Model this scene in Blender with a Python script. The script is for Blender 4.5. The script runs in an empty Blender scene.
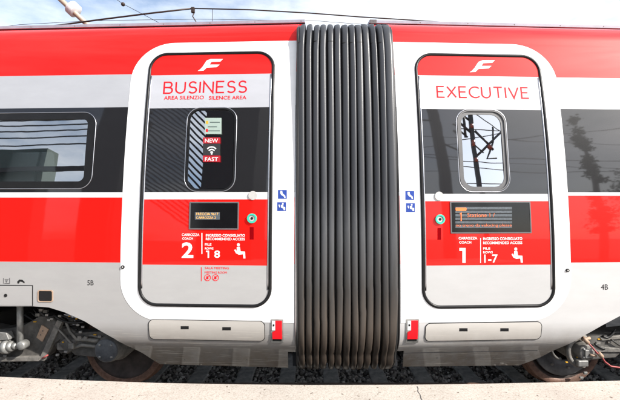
import bpy, bmesh, math, random
from mathutils import Vector, Matrix
random.seed(7)
R = math.radians
scene = bpy.context.scene
COL = scene.collection

# ------------------------------------------------------------------ camera
EYE = 2.085                      # metres above rail head (rail head is z = 0)
FPX = 400.0                      # focal length in photo pixels (620 wide)
cam_d = bpy.data.cameras.new('camera'); cam = bpy.data.objects.new('camera', cam_d)
COL.objects.link(cam); scene.camera = cam
cam.location = (0, 0, EYE); cam.rotation_euler = (R(90), 0, 0)
cam_d.sensor_width = 36; cam_d.lens = 36 * FPX / 620; cam_d.clip_start = .05; cam_d.clip_end = 4000

# ------------------------------------------------------------------ materials
def new_mat(name):
    m = bpy.data.materials.new(name); m.use_nodes = True
    nt = m.node_tree; b = nt.nodes['Principled BSDF']
    return m, nt, b
def noise(nt, scale, detail=4, rough=.6, coord='Object', stretch=None):
    tc = nt.nodes.new('ShaderNodeTexCoord'); n = nt.nodes.new('ShaderNodeTexNoise')
    n.inputs['Scale'].default_value = scale; n.inputs['Detail'].default_value = detail
    n.inputs['Roughness'].default_value = rough
    if stretch:
        mp = nt.nodes.new('ShaderNodeMapping'); mp.inputs['Scale'].default_value = stretch
        nt.links.new(tc.outputs[coord], mp.inputs['Vector']); nt.links.new(mp.outputs['Vector'], n.inputs['Vector'])
    else:
        nt.links.new(tc.outputs[coord], n.inputs['Vector'])
    return n
def ramp(nt, src, stops, interp='LINEAR'):
    r = nt.nodes.new('ShaderNodeValToRGB'); r.color_ramp.interpolation = interp
    el = r.color_ramp.elements
    while len(el) > 1: el.remove(el[-1])
    el[0].position = stops[0][0]; el[0].color = (*stops[0][1], 1)
    for p, c in stops[1:]:
        e = el.new(p); e.color = (*c, 1)
    nt.links.new(src, r.inputs['Fac']); return r
def bump(nt, b, src, strength, dist=.01, coat=False):
    bp = nt.nodes.new('ShaderNodeBump'); bp.inputs['Strength'].default_value = strength
    bp.inputs['Distance'].default_value = dist
    nt.links.new(src, bp.inputs['Height']); nt.links.new(bp.outputs['Normal'], b.inputs['Normal'])
    if coat: nt.links.new(bp.outputs['Normal'], b.inputs['Coat Normal'])
    return bp
def simple(name, col, rough=.5, metal=0, var=.12, scale=12, bstr=0, coat=0, emit=None, estr=1):
    m, nt, b = new_mat(name)
    n = noise(nt, scale)
    lo = tuple(max(0, c * (1 - var)) for c in col); hi = tuple(min(1, c * (1 + var)) for c in col)
    r = ramp(nt, n.outputs['Fac'], [(.3, lo), (.7, hi)])
    nt.links.new(r.outputs['Color'], b.inputs['Base Color'])
    b.inputs['Roughness'].default_value = rough; b.inputs['Metallic'].default_value = metal
    if coat:
        b.inputs['Coat Weight'].default_value = coat; b.inputs['Coat Roughness'].default_value = .06
    if bstr: bump(nt, b, n.outputs['Fac'], bstr)
    if 'rubber' in name: b.inputs['Specular IOR Level'].default_value = .25
    if 'decal' in name or 'sticker' in name: b.inputs['Specular IOR Level'].default_value = .12; b.inputs['Roughness'].default_value = .5
    if emit:
        b.inputs['Emission Color'].default_value = (*emit, 1); b.inputs['Emission Strength'].default_value = estr
    return m

RED = (.84, .006, .003); DIM_LGREY = (.36, .37, .40); DIM_BODYG = (.345, .342, .343); BLACK = (.012, .012, .014)  # both greys darkened for the dimmer light on the left car
def paint(name, bands, rough=.22, dirt=True, spec=.12, coat=.35):
    """livery paint: colour bands by height above rail (object z), bands = [(z_from, colour)] ascending"""
    m, nt, b = new_mat(name)
    tc = nt.nodes.new('ShaderNodeTexCoord'); sep = nt.nodes.new('ShaderNodeSeparateXYZ')
    nt.links.new(tc.outputs['Object'], sep.inputs[0])
    dv = nt.nodes.new('ShaderNodeMath'); dv.operation = 'DIVIDE'; dv.inputs[1].default_value = 4.5
    nt.links.new(sep.outputs['Z'], dv.inputs[0])
    r = ramp(nt, dv.outputs[0], [(0, bands[0][1])] + [(q[0] / 4.5, q[1]) for q in bands[1:]], 'CONSTANT')
    out = r.outputs['Color']
    # fine uneven wear
    n = noise(nt, 3.0, 6, .65, stretch=(1, 1, 3))
    vr = ramp(nt, n.outputs['Fac'], [(.3, (.92, .92, .92)), (.7, (1, 1, 1))])
    mx = nt.nodes.new('ShaderNodeMix'); mx.data_type = 'RGBA'; mx.blend_type = 'MULTIPLY'; mx.inputs['Factor'].default_value = 1
    nt.links.new(out, mx.inputs['A']); nt.links.new(vr.outputs['Color'], mx.inputs['B']); out = mx.outputs['Result']
    if dirt:   # road grime on the skirt, blotchy, fading out upward
        n2 = noise(nt, 5.0, 8, .7, stretch=(1, 1, .5))
        mr = nt.nodes.new('ShaderNodeMapRange'); mr.inputs['From Min'].default_value = .90; mr.inputs['From Max'].default_value = .50
        mr.inputs['To Min'].default_value = 0; mr.inputs['To Max'].default_value = 1.35
        nt.links.new(sep.outputs['Z'], mr.inputs['Value'])
        mm = nt.nodes.new('ShaderNodeMath'); mm.operation = 'MULTIPLY'
        nt.links.new(mr.outputs[0], mm.inputs[0]); nt.links.new(n2.outputs['Fac'], mm.inputs[1])
        m2 = nt.nodes.new('ShaderNodeMix'); m2.data_type = 'RGBA'; m2.inputs['B'].default_value = (.20, .155, .115, 1)
        nt.links.new(mm.outputs[0], m2.inputs['Factor']); nt.links.new(out, m2.inputs['A']); out = m2.outputs['Result']
        # scuffs: long horizontal scratches
        n3 = noise(nt, 9.0, 3, .5, stretch=(.35, 1, 14))
        sr = ramp(nt, n3.outputs['Fac'], [(.62, (0, 0, 0)), (.68, (1, 1, 1))])
        m4 = nt.nodes.new('ShaderNodeMath'); m4.operation = 'MULTIPLY'
        nt.links.new(sr.outputs['Color'], m4.inputs[0]); nt.links.new(mr.outputs[0], m4.inputs[1])
        m3 = nt.nodes.new('ShaderNodeMix'); m3.data_type = 'RGBA'; m3.inputs['B'].default_value = (.6, .56, .5, 1)
        nt.links.new(m4.outputs[0], m3.inputs['Factor']); nt.links.new(out, m3.inputs['A']); out = m3.outputs['Result']
    nt.links.new(out, b.inputs['Base Color'])
    b.inputs['Roughness'].default_value = rough + .28
    b.inputs['Specular IOR Level'].default_value = spec
    cw = [(0, (bands[0][2] if len(bands[0]) > 2 else coat))] + [(q[0] / 4.5, q[2] if len(q) > 2 else coat) for q in bands[1:]]
    r9 = ramp(nt, dv.outputs[0], [(p_, (c_, c_, c_)) for p_, c_ in cw], 'CONSTANT'); nt.links.new(r9.outputs['Color'], b.inputs['Coat Weight'])
    b.inputs['Coat Roughness'].default_value = .03; b.inputs['Coat IOR'].default_value = 1.75
    w = noise(nt, 1.3, 2, .4, stretch=(.6, 1, 2.5))
    bump(nt, b, w.outputs['Fac'], .08, .02, coat=True)
    return m

M = {}
M['white'] = paint('white_paint', [(0, (.86, .86, .87))], dirt=False)
M['rubber'] = simple('black_rubber', (.010, .010, .011), .35, var=.2)
M['steel'] = simple('brushed_steel', (.5, .5, .53), .3, 1, .1)
M['gutter'] = simple('grey_roof_rail', (.27, .30, .36), .5, 0, .15, 6)
M['roof'] = simple('roof_grey', (.25, .25, .26), .6)
M['gasket'] = simple('gasket_grey', (.10, .10, .105), .5)
M['redp'] = simple('red_decal', (.78, .012, .02), .35, var=.05)
M['whitep'] = simple('white_decal', (.85, .85, .85), .4, var=.03)
M['bluep'] = simple('blue_decal', (.03, .065, .30), .35, var=.08)
M['blackp'] = simple('black_decal', (.015, .015, .016), .5, var=.1)
M['teal'] = simple('teal_ring', (.03, .50, .36), .35, var=.1, coat=.5)
M['discw'] = simple('pale_disc', (.45, .44, .43), .6)
M['redslot'] = simple('dark_red_recess', (.20, .0, .002), .9)
M['redslot'].node_tree.nodes['Principled BSDF'].inputs['Specular IOR Level'].default_value = .05
M['scr'] = simple('display_glass', (.006, .006, .007), .12, var=.1)
M['ledw'] = simple('led_matrix', (.075, .09, .105), .5, var=.3, scale=60)
M['led'] = simple('led_text', (.6, .12, .03), .5, emit=(1, .22, .05), estr=.45)
M['ledy'] = simple('led_text_yellow', (.6, .35, .1), .5, emit=(1, .5, .1), estr=.45)
M['grime'] = simple('grimy_iron', (.095, .09, .083), .7, .0, .5, 9, .5)
M['grime2'] = simple('grimy_grey_iron', (.19, .18, .165), .6, .1, .45, 14, .5)
M['cover'] = simple('blue_grey_cast_cover', (.10, .107, .118), .5, .1, .3, 18, .3)
M['rust'] = simple('rusty_tread', (.15, .085, .062), .6, .1, .4, 25, .4)
M['disc'] = simple('dark_wheel_disc', (.065, .052, .047), .65, .0, .4, 12, .3)
M['disc2'] = simple('brake_disc', (.12, .125, .14), .45, .3, .2, 20, .1)
M['alu'] = simple('dull_aluminium', (.30, .30, .29), .45, .5, .25, 20, .1)
M['tan'] = simple('tan_plate', (.40, .28, .20), .6, 0, .2)
M['cable'] = simple('black_cable', (.02, .02, .02), .45)
M['yellow'] = simple('yellow_tag', (.6, .32, .02), .5)
M['redc'] = simple('red_sleeve', (.36, .07, .07), .5)
M['dark'] = simple('underfloor_dark', (.02, .019, .018), .8)
M['insul'] = simple('insulator_white', (.8, .8, .82), .25, coat=.5, var=.03)
M['insulbr'] = simple('insulator_brown', (.22, .04, .02), .25, coat=.5)
M['galv'] = simple('galvanised_tube', (.42, .34, .26), .5, .2, .1)
M['mast'] = simple('dark_mast', (.03, .032, .034), .6)
M['wire'] = simple('copper_wire', (.05, .035, .03), .5, .5)
M['cream'] = simple('station_render', (.42, .36, .28), .9, var=.12, scale=3)
M['slat'] = simple('pale_blue_slat', (.42, .50, .56), .6, var=.08)
M['greenp'] = simple('green_shutter', (.05, .08, .075), .6)
M['cladd'] = simple('dark_cladding', (.012, .013, .016), .7)
M['bark'] = simple('bark', (.05, .04, .03), .9, var=.3, bstr=.5)
M['seat'] = simple('seat_fabric', (.05, .05, .055), .8)

# glass: solar-control film: reflects like a dim mirror, lets light through
def glass(name, refl, tint):
    m = bpy.data.materials.new(name); m.use_nodes = True; nt = m.node_tree; nt.nodes.clear()
    out = nt.nodes.new('ShaderNodeOutputMaterial'); tr = nt.nodes.new('ShaderNodeBsdfTransparent')
    gl = nt.nodes.new('ShaderNodeBsdfGlossy'); mx = nt.nodes.new('ShaderNodeMixShader')
    lw = nt.nodes.new('ShaderNodeFresnel'); lw.inputs['IOR'].default_value = 1.5
    ad = nt.nodes.new('ShaderNodeMath'); ad.operation = 'ADD'; ad.use_clamp = True; ad.inputs[1].default_value = refl
    tr.inputs['Color'].default_value = (*tint, 1); gl.inputs['Roughness'].default_value = .012
    n = noise(nt, 2.2, 2, .4); bp = nt.nodes.new('ShaderNodeBump'); bp.inputs['Strength'].default_value = .06; bp.inputs['Distance'].default_value = .01
    nt.links.new(n.outputs['Fac'], bp.inputs['Height']); nt.links.new(bp.outputs['Normal'], gl.inputs['Normal'])
    nt.links.new(lw.outputs[0], ad.inputs[0]); nt.links.new(ad.outputs[0], mx.inputs['Fac'])
    nt.links.new(tr.outputs[0], mx.inputs[1]); nt.links.new(gl.outputs[0], mx.inputs[2]); nt.links.new(mx.outputs[0], out.inputs['Surface'])
    return m
M['glass'] = glass('tinted_window_glass', .50, (.35, .37, .38))
M['glassL'] = glass('film_window_glass', .58, (.25, .27, .28))
M['glassR'] = glass('solar_window_glass', .72, (.3, .32, .33))

# bellows rubber: dusty, browner towards the bottom, bluish sky sheen painted in above
m, nt, b = new_mat('bellows_rubber')
tc = nt.nodes.new('ShaderNodeTexCoord'); sep = nt.nodes.new('ShaderNodeSeparateXYZ'); nt.links.new(tc.outputs['Object'], sep.inputs[0])
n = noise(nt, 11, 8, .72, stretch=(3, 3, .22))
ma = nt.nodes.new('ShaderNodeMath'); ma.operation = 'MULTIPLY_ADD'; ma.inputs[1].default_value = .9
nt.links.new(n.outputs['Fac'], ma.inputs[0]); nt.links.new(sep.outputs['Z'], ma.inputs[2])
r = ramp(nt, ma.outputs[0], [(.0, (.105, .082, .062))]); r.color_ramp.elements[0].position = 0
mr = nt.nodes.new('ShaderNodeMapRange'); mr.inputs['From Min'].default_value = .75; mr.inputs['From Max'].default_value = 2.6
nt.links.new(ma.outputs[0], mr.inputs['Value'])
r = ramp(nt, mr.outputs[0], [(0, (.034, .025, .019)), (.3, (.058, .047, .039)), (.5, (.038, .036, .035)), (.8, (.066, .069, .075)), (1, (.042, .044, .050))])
nt.links.new(r.outputs['Color'], b.inputs['Base Color']); b.inputs['Roughness'].default_value = .36
n2 = noise(nt, 160, 2, .5); bump(nt, b, n2.outputs['Fac'], .25, .002)
M['bellows'] = m

# platform concrete
m, nt, b = new_mat('platform_concrete')
n = noise(nt, 2.2, 8, .6); n2 = noise(nt, 90, 3, .7); n3 = noise(nt, 34, 2, .5)
r1 = ramp(nt, n.outputs['Fac'], [(.3, (.41, .375, .33)), (.7, (.51, .47, .415))])
r2 = ramp(nt, n2.outputs['Fac'], [(.38, (.75, .73, .70)), (.55, (1, 1, 1))])
r3 = ramp(nt, n3.outputs['Fac'], [(.285, (.30, .25, .22)), (.32, (1, 1, 1))])
mx = nt.nodes.new('ShaderNodeMix'); mx.data_type = 'RGBA'; mx.blend_type = 'MULTIPLY'; mx.inputs['Factor'].default_value = 1
nt.links.new(r1.outputs['Color'], mx.inputs['A']); nt.links.new(r2.outputs['Color'], mx.inputs['B'])
mx2 = nt.nodes.new('ShaderNodeMix'); mx2.data_type = 'RGBA'; mx2.blend_type = 'MULTIPLY'; mx2.inputs['Factor'].default_value = 1
nt.links.new(mx.outputs['Result'], mx2.inputs['A']); nt.links.new(r3.outputs['Color'], mx2.inputs['B'])
nt.links.new(mx2.outputs['Result'], b.inputs['Base Color']); b.inputs['Roughness'].default_value = .9
bump(nt, b, n2.outputs['Fac'], .5, .004)
M['concrete'] = m

# ballast stones (per stone colour)
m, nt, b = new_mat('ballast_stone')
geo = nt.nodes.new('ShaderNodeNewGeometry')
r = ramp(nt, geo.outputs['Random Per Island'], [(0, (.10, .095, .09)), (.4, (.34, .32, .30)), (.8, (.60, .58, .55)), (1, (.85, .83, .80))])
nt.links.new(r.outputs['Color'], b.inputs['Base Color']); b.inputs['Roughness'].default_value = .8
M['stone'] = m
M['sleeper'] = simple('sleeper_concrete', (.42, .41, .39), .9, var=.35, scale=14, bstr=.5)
M['ground'] = simple('dirt_ground', (.10, .09, .075), .95, var=.4, scale=4, bstr=.5)
M['floor'] = simple('car_floor', (.06, .06, .065), .7)

# leaves
m, nt, b = new_mat('leaves')
geo = nt.nodes.new('ShaderNodeNewGeometry')
r = ramp(nt, geo.outputs['Random Per Island'], [(0, (.03, .05, .015)), (1, (.07, .10, .035))])
nt.links.new(r.outputs['Color'], b.inputs['Base Color']); b.inputs['Roughness'].default_value = .6
M['leaf'] = m

# ------------------------------------------------------------------ tagging and linking
def tag(o, label=None, cat=None, group=None, kind=None):
    if label: o['label'] = label
    if cat: o['category'] = cat
    if group: o['group'] = group
    if kind: o['kind'] = kind
    return o
def link(name, me, mat, parent=None):
    o = bpy.data.objects.new(name, me); COL.objects.link(o)
    if mat: me.materials.append(mat)
    if parent: o.parent = parent
    return o
def empty(name, loc=(0, 0, 0), rz=0, **k):
    o = bpy.data.objects.new(name, None); COL.objects.link(o); o.empty_display_size = .2
    o.location = loc; o.rotation_euler = (0, 0, rz); return tag(o, **k)

# ------------------------------------------------------------------ car cross-section
PROF = [(.30, .38), (.42, .27), (.55, .165), (.68, .048), (.82, .006), (1.0, 0), (1.3, 0), (1.7, .012), (2.1, .04), (2.5, .08),
        (2.9, .135), (3.2, .185), (3.5, .245), (3.7, .30), (3.86, .37), (3.97, .50), (4.05, .75), (4.09, 1.1), (4.10, 1.46)]
def ins(z):
    """inset of the car side from its widest line, at height z (smooth)"""
    P = PROF
    if z <= P[0][0]: return P[0][1]
    if z >= P[-1][0]: return P[-1][1]
    for i in range(len(P) - 1):
        if P[i][0] <= z <= P[i + 1][0]: break
    def slope(k):
        if k <= 0 or k >= len(P) - 1: 
            k2 = min(max(k, 1), len(P) - 1); return (P[k2][1] - P[k2 - 1][1]) / (P[k2][0] - P[k2 - 1][0])
        a = (P[k][1] - P[k - 1][1]) / (P[k][0] - P[k - 1][0]); c = (P[k + 1][1] - P[k][1]) / (P[k + 1][0] - P[k][0])
        return 0 if a * c <= 0 and a != 0 and c != 0 else (a + c) / 2
    h = P[i + 1][0] - P[i][0]; t = (z - P[i][0]) / h
    m0, m1 = slope(i) * h, slope(i + 1) * h
    return ((2 * t**3 - 3 * t * t + 1) * P[i][1] + (t**3 - 2 * t * t + t) * m0 + (-2 * t**3 + 3 * t * t) * P[i + 1][1] + (t**3 - t * t) * m1)
def dins(z): return (ins(z + .004) - ins(z - .004)) / .008
WID = 2.92
YAW = R(2.8)
HL = (-.135, 3.80); HR = (.845, 3.80)

class Car:
    def __init__(s, hinge, yaw): s.h = hinge; s.a = yaw
    def P(s, px, py, off=0):
        """photo point -> (u, z) on the car side"""
        d = (px - 310) / FPX; e = (200 - py) / FPX; z = 2; y = 3.9
        ca, sa = math.cos(s.a), math.sin(s.a)
        for _ in range(40):
            # local y of point (d*y, y): (-(x-hx)*sa + (y-hy)*ca) = ins(z) - off
            y = (ins(z) - off - s.h[0] * sa + s.h[1] * ca) / (ca - d * sa)
            z = EYE + e * y
        x = d * y
        return ((x - s.h[0]) * ca + (y - s.h[1]) * sa, z)
    def Z(s, px, py): return s.P(px, py)[1]
    def U(s, px, py): return s.P(px, py)[0]
LC = Car(HL, -YAW); RC = Car(HR, YAW)

# ------------------------------------------------------------------ conforming shapes
def flat_mesh(outlines, thick, bevel=0):
    cu = bpy.data.curves.new('tmp', 'CURVE'); cu.dimensions = '2D'; cu.fill_mode = 'BOTH'
    cu.extrude = max(thick / 2 - bevel, 0); cu.bevel_depth = bevel; cu.bevel_resolution = 1
    if bevel: cu.offset = -bevel
    for pts in outlines:
        sp = cu.splines.new('POLY'); sp.points.add(len(pts) - 1)
        for p, q in zip(sp.points, pts): p.co = (q[0], q[1], 0, 1)
        sp.use_cyclic_u = True
    return curve_to_bm(cu)
def curve_to_bm(cu):
    o = bpy.data.objects.new('tmp', cu); COL.objects.link(o)
    dg = bpy.context.evaluated_depsgraph_get(); dg.update()
    me = bpy.data.meshes.new_from_object(o.evaluated_get(dg))
    bm = bmesh.new(); bm.from_mesh(me)
    bpy.data.meshes.remove(me); COL.objects.unlink(o); bpy.data.objects.remove(o); bpy.data.curves.remove(cu)
    bmesh.ops.remove_doubles(bm, verts=bm.verts, dist=1e-5)
    return bm
def text_bm(txt, height, width=None, weight=0, thick=.0008, spacing=1):
    """text as mesh: cap height 'height', total width forced to 'width'; origin at lower left"""
    cu = bpy.data.curves.new('tmp', 'FONT'); cu.body = txt; cu.size = 1; cu.extrude = .01; cu.offset = weight; cu.space_character = spacing
    cu.resolution_u = 3
    bm = curve_to_bm(cu)
    xs = [v.co.x for v in bm.verts]; ys = [v.co.y for v in bm.verts]; zs = [v.co.z for v in bm.verts]
    x0, x1, y0, y1 = min(xs), max(xs), min(ys), max(ys)
    sy = height / (y1 - y0); sx = width / (x1 - x0) if width else sy
    zz = max(zs) or 1
    for v in bm.verts: v.co = ((v.co.x - x0) * sx, (v.co.y - y0) * sy, v.co.z / zz * thick / 2)
    return bm
def warp(bm, off, far=False, flat=None, step=.05):
    """bend a flat (u, z) sheet onto the car side; off = how far its middle stands proud of the shell"""
    zs = [v.co.y for v in bm.verts]; lo, hi = min(zs), max(zs)
    if flat is None and hi - lo > step:
        z = math.ceil(lo / step) * step + 1e-4
        while z < hi - 1e-3:
            st = step / 2 if z > 3.6 else step
            bmesh.ops.bisect_plane(bm, geom=bm.verts[:] + bm.edges[:] + bm.faces[:], dist=1e-6, plane_co=(0, z, 0), plane_no=(0, 1, 0))
            z += st
    lay = bm.faces.layers.int.get('pf') or bm.faces.layers.int.new('pf')
    for f in bm.faces: f.normal_update(); f[lay] = 1 if f.normal.z > .9 else (2 if f.normal.z < -.9 else 0)
    for v in bm.verts:
        u, z, h = v.co
        if flat: d = flat[1] + (flat[3] - flat[1]) * (z - flat[0]) / (flat[2] - flat[0]); sl = (flat[3] - flat[1]) / (flat[2] - flat[0])
        else: d = ins(z); sl = dins(z)
        k = 1 / math.sqrt(1 + sl * sl); o = off + h
        y, zz = d - o * k, z + o * sl * k
        v.co = (u, WID - y if far else y, zz)
    if not far:
        pass
    else:
        bmesh.ops.reverse_faces(bm, faces=bm.faces[:])
    return bm
def finish(name, bms, mat, parent, far=False, flat=None):
    bm = bmesh.new(); me = bpy.data.meshes.new(name)
    lay = bm.faces.layers.int.new('pf')
    for b in bms:
        t = bpy.data.meshes.new('t'); b.to_mesh(t); b.free(); bm.from_mesh(t); bpy.data.meshes.remove(t)
    lay = bm.faces.layers.int.get('pf')
    pf = [f[lay] for f in bm.faces]
    bm.normal_update(); bm.to_mesh(me); bm.free()
    if not flat:
        nl = []
        for p, k in zip(me.polygons, pf):
            for li in p.loop_indices:
                if k:
                    z = me.vertices[me.loops[li].vertex_index].co.z; s = dins(z); q = 1 / math.sqrt(1 + s * s)
                    n = Vector((0, -q, s * q)) * (1 if k == 1 else -1)
                    if far: n = Vector((0, -n.y, n.z))
                    nl.append(n)
                else: nl.append(p.normal.copy())
        me.normals_split_custom_set(nl)
    return link(name, me, mat, parent)
# flipping (u,z,h)->(u,-h,z) keeps handedness: x,y,z -> x,z',-y'
def panel(name, outlines, thick, off, mat, parent, far=False, bevel=0, flat=None):
    return finish(name, [warp(flat_mesh(outlines, thick, bevel), off, far, flat)], mat, parent, far, flat)

def rrect(u0, z0, u1, z1, r, n=8):
    if u0 > u1: u0, u1 = u1, u0
    if z0 > z1: z0, z1 = z1, z0
    rr = r if isinstance(r, (list, tuple)) else [r] * 4      # bl, br, tr, tl
    pts = []
    for (cx, cz, a, q) in ((u0 + rr[0], z0 + rr[0], 180, rr[0]), (u1 - rr[1], z0 + rr[1], 270, rr[1]), (u1 - rr[2], z1 - rr[2], 0, rr[2]), (u0 + rr[3], z1 - rr[3], 90, rr[3])):
        if q < 1e-6: pts.append((cx, cz)); continue
        for i in range(n + 1):
            t = R(a + 90 * i / n); pts.append((cx + q * math.cos(t), cz + q * math.sin(t)))
    return pts
def tube_path(pts, rad, nseg=8, closed=False, squash=None):
    """tube mesh along 3-D points"""
    bm = bmesh.new(); rings = []; N = len(pts); pts = [Vector(p) for p in pts]
    up0 = Vector((0, -1, 0.01)).normalized()
    for i, p in enumerate(pts):
        a = pts[(i - 1) % N] if (closed or i > 0) else p; c = pts[(i + 1) % N] if (closed or i < N - 1) else p
        t = (c - a).normalized(); up = up0 if abs(t.dot(up0)) < .95 else Vector((0, 0, 1))
        s = t.cross(up).normalized(); w = s.cross(t).normalized()
        rr = rad[i] if isinstance(rad, (list, tuple)) else rad
        q = squash or 1
        rings.append([bm.verts.new(p + s * rr * math.cos(2 * math.pi * k / nseg) + w * rr * q * math.sin(2 * math.pi * k / nseg)) for k in range(nseg)])
    for i in range(N if closed else N - 1):
        A, B = rings[i], rings[(i + 1) % N]
        for k in range(nseg): bm.faces.new((A[k], A[(k + 1) % nseg], B[(k + 1) % nseg], B[k]))
    if not closed:
        bm.faces.new(rings[0][::-1]); bm.faces.new(rings[-1])
    for f in bm.faces: f.smooth = True
    return bm
def join(bms):
    out = bmesh.new()
    for b in bms:
        t = bpy.data.meshes.new('t'); b.to_mesh(t); b.free(); out.from_mesh(t); bpy.data.meshes.remove(t)
    return out
def obj(name, bm, mat, parent=None):
    if isinstance(bm, list): bm = join(bm)
    bmesh.ops.recalc_face_normals(bm, faces=bm.faces[:])
    me = bpy.data.meshes.new(name); bm.to_mesh(me); bm.free()
    return link(name, me, mat, parent)
def box(x0, x1, y0, y1, z0, z1, bev=0):
    bm = bmesh.new(); bmesh.ops.create_cube(bm, size=1)
    for v in bm.verts: v.co = ((x0 + x1) / 2 + v.co.x * abs(x1 - x0), (y0 + y1) / 2 + v.co.y * abs(y1 - y0), (z0 + z1) / 2 + v.co.z * abs(z1 - z0))
    if bev: bmesh.ops.bevel(bm, geom=bm.edges[:], offset=bev, segments=2, affect='EDGES', profile=.5)
    return bm
def prism_y(pts, y0, y1, bev=0):
    """polygon in (x, z) extruded from y0 to y1"""
    bm = bmesh.new(); a = [bm.verts.new((p[0], y0, p[1])) for p in pts]; c = [bm.verts.new((p[0], y1, p[1])) for p in pts]
    bm.faces.new(a); bm.faces.new(c[::-1]); n = len(pts)
    for i in range(n): bm.faces.new((a[i], c[i], c[(i + 1) % n], a[(i + 1) % n]))
    bmesh.ops.recalc_face_normals(bm, faces=bm.faces[:])
    if bev: bmesh.ops.bevel(bm, geom=bm.edges[:], offset=bev, segments=2, affect='EDGES', profile=.5)
    return bm
def lathe_y(cx, cz, prof, seg=48):
    """profile [(radius, y)] turned about the y axis through (cx, cz)"""
    bm = bmesh.new(); rings = []
    for r, y in prof:
        rings.append([bm.verts.new((cx + r * math.cos(2 * math.pi * k / seg), y, cz + r * math.sin(2 * math.pi * k / seg))) for k in range(seg)] if r > 1e-5 else [bm.verts.new((cx, y, cz))])
    for A, B in zip(rings, rings[1:]):
        if len(A) == 1 and len(B) == 1: continue
        for k in range(seg):
            k2 = (k + 1) % seg
            if len(A) == 1: f = bm.faces.new((A[0], B[k2], B[k]))
            elif len(B) == 1: f = bm.faces.new((A[k], A[k2], B[0]))
            else: f = bm.faces.new((A[k], A[k2], B[k2], B[k]))
            f.smooth = True
    return bm
def sag(a, b, n=16, s=0, wob=0):
    a, b = Vector(a), Vector(b); out = []
    for i in range(n + 1):
        t = i / n; p = a.lerp(b, t); p.z -= s * 4 * t * (1 - t)
        if wob: p += Vector((random.uniform(-wob, wob), random.uniform(-wob, wob), random.uniform(-wob, wob)))
        out.append(p)
    return out

# stroke letters (thin wide caps of the class name), unit cap height
def arc(cx, cy, rx, ry, a0, a1, n=10): return [(cx + rx * math.cos(R(a0 + (a1 - a0) * i / n)), cy + ry * math.sin(R(a0 + (a1 - a0) * i / n))) for i in range(n + 1)]
SL = {
 'B': (.68, [[(0, -.06), (0, 1.06)], [(.07, 1), (.38, 1)] + arc(.38, .76, .22, .24, 90, -90)[1:] + [(.07, .52)], [(.36, .505), (.42, .505)] + arc(.42, .2525, .24, .2525, 90, -90)[1:] + [(.07, 0)]]),
 'U': (.76, [[(0, 1), (0, .36)] + arc(.36, .36, .36, .36, 180, 360)[1:] + [(.72, 1)]]),
 'S': (.62, [arc(.31, .75, .27, .25, 25, 180)[0:] + arc(.31, .75, .27, .25, 180, 255)[1:-1] + arc(.31, .26, .29, .26, 75, -60)[1:] + arc(.31, .26, .31, .26, -60, -150)[1:]]),
 'I': (.02, [[(0, 0), (0, 1)]]),
 'N': (.76, [[(0, 0), (0, 1), (.74, 0), (.74, 1)]]),
 'E': (.58, [[(.58, 1), (0, 1), (0, 0), (.6, 0)], [(.05, .52), (.52, .52)]]),
 'X': (.74, [[(0, 1), (.72, 0)], [(.72, 1), (.40, .56)], [(.32, .44), (0, 0)]]),
 'C': (.78, [arc(.5, .5, .5, .5, 48, 312, 16)]),
 'T': (.72, [[(0, 1), (.72, 1)], [(.36, .95), (.36, 0)]]),
 'V': (.80, [[(0, 1), (.40, 0), (.80, 1)]]),
}
def ribbon(pl, w):
    L, Rr = [], []
    for i, p in enumerate(pl):
        p = Vector(p); a = Vector(pl[i - 1]) if i else None; c = Vector(pl[i + 1]) if i < len(pl) - 1 else None
        d1 = (p - a).normalized() if a is not None else None; d2 = (c - p).normalized() if c is not None else None
        d1 = d1 or d2; d2 = d2 or d1
        n = Vector((-(d1 + d2).y, (d1 + d2).x)); n = n.normalized() if n.length > 1e-6 else Vector((-d1.y, d1.x))
        k = 1 / max(.35, n.dot(Vector((-d1.y, d1.x))))
        L.append(p + n * w / 2 * k); Rr.append(p - n * w / 2 * k)
    return [tuple(q) for q in L + Rr[::-1]]
def stroke_word(word, u0, u1, z0, z1, w=.12, gap=.27):
    x = 0; polys = []
    for ch in word:
        wd, strokes = SL[ch]
        for s in strokes: polys.append([(x + a, b_) for a, b_ in ribbon(s, w)])
        x += wd + gap
    tot = x - gap
    out = []
    for i, pl in enumerate(polys):
        q = [(u0 + a / tot * (u1 - u0), z0 + b_ * (z1 - z0)) for a, b_ in pl]
        out.append(warp(flat_mesh([q], .0008), .0045 + .00012 * (i % 3)))
    return out

def text_on(name, car, txt, px0, pyb, px1, pyt, mat, parent, weight=0, off=.0045, hres=None):
    """text whose caps run from pixel row pyb (base) to pyt (top), columns px0..px1"""
    u0, z0 = car.P(px0, pyb); u1, z1 = car.P(px1, pyb)[0], car.P(px0, pyt)[1]
    bm = text_bm(txt, z1 - z0, u1 - u0, weight)
    for v in bm.verts: v.co.x += u0; v.co.y += z0
    return finish(name, [warp(bm, off)], mat, parent)
def poly_on(name, car, polys, mat, parent, off=.0045, thick=.0008):
    """polys in photo pixels"""
    bms = []
    for i, pl in enumerate(polys): bms.append(warp(flat_mesh([[car.P(*p) for p in pl]], thick), off + .00015 * i))
    return finish(name, bms, mat, parent)
def P_ctr(car, pts, c): return [car.P(c[0] + a, c[1] + b_) for a, b_ in pts]

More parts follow.
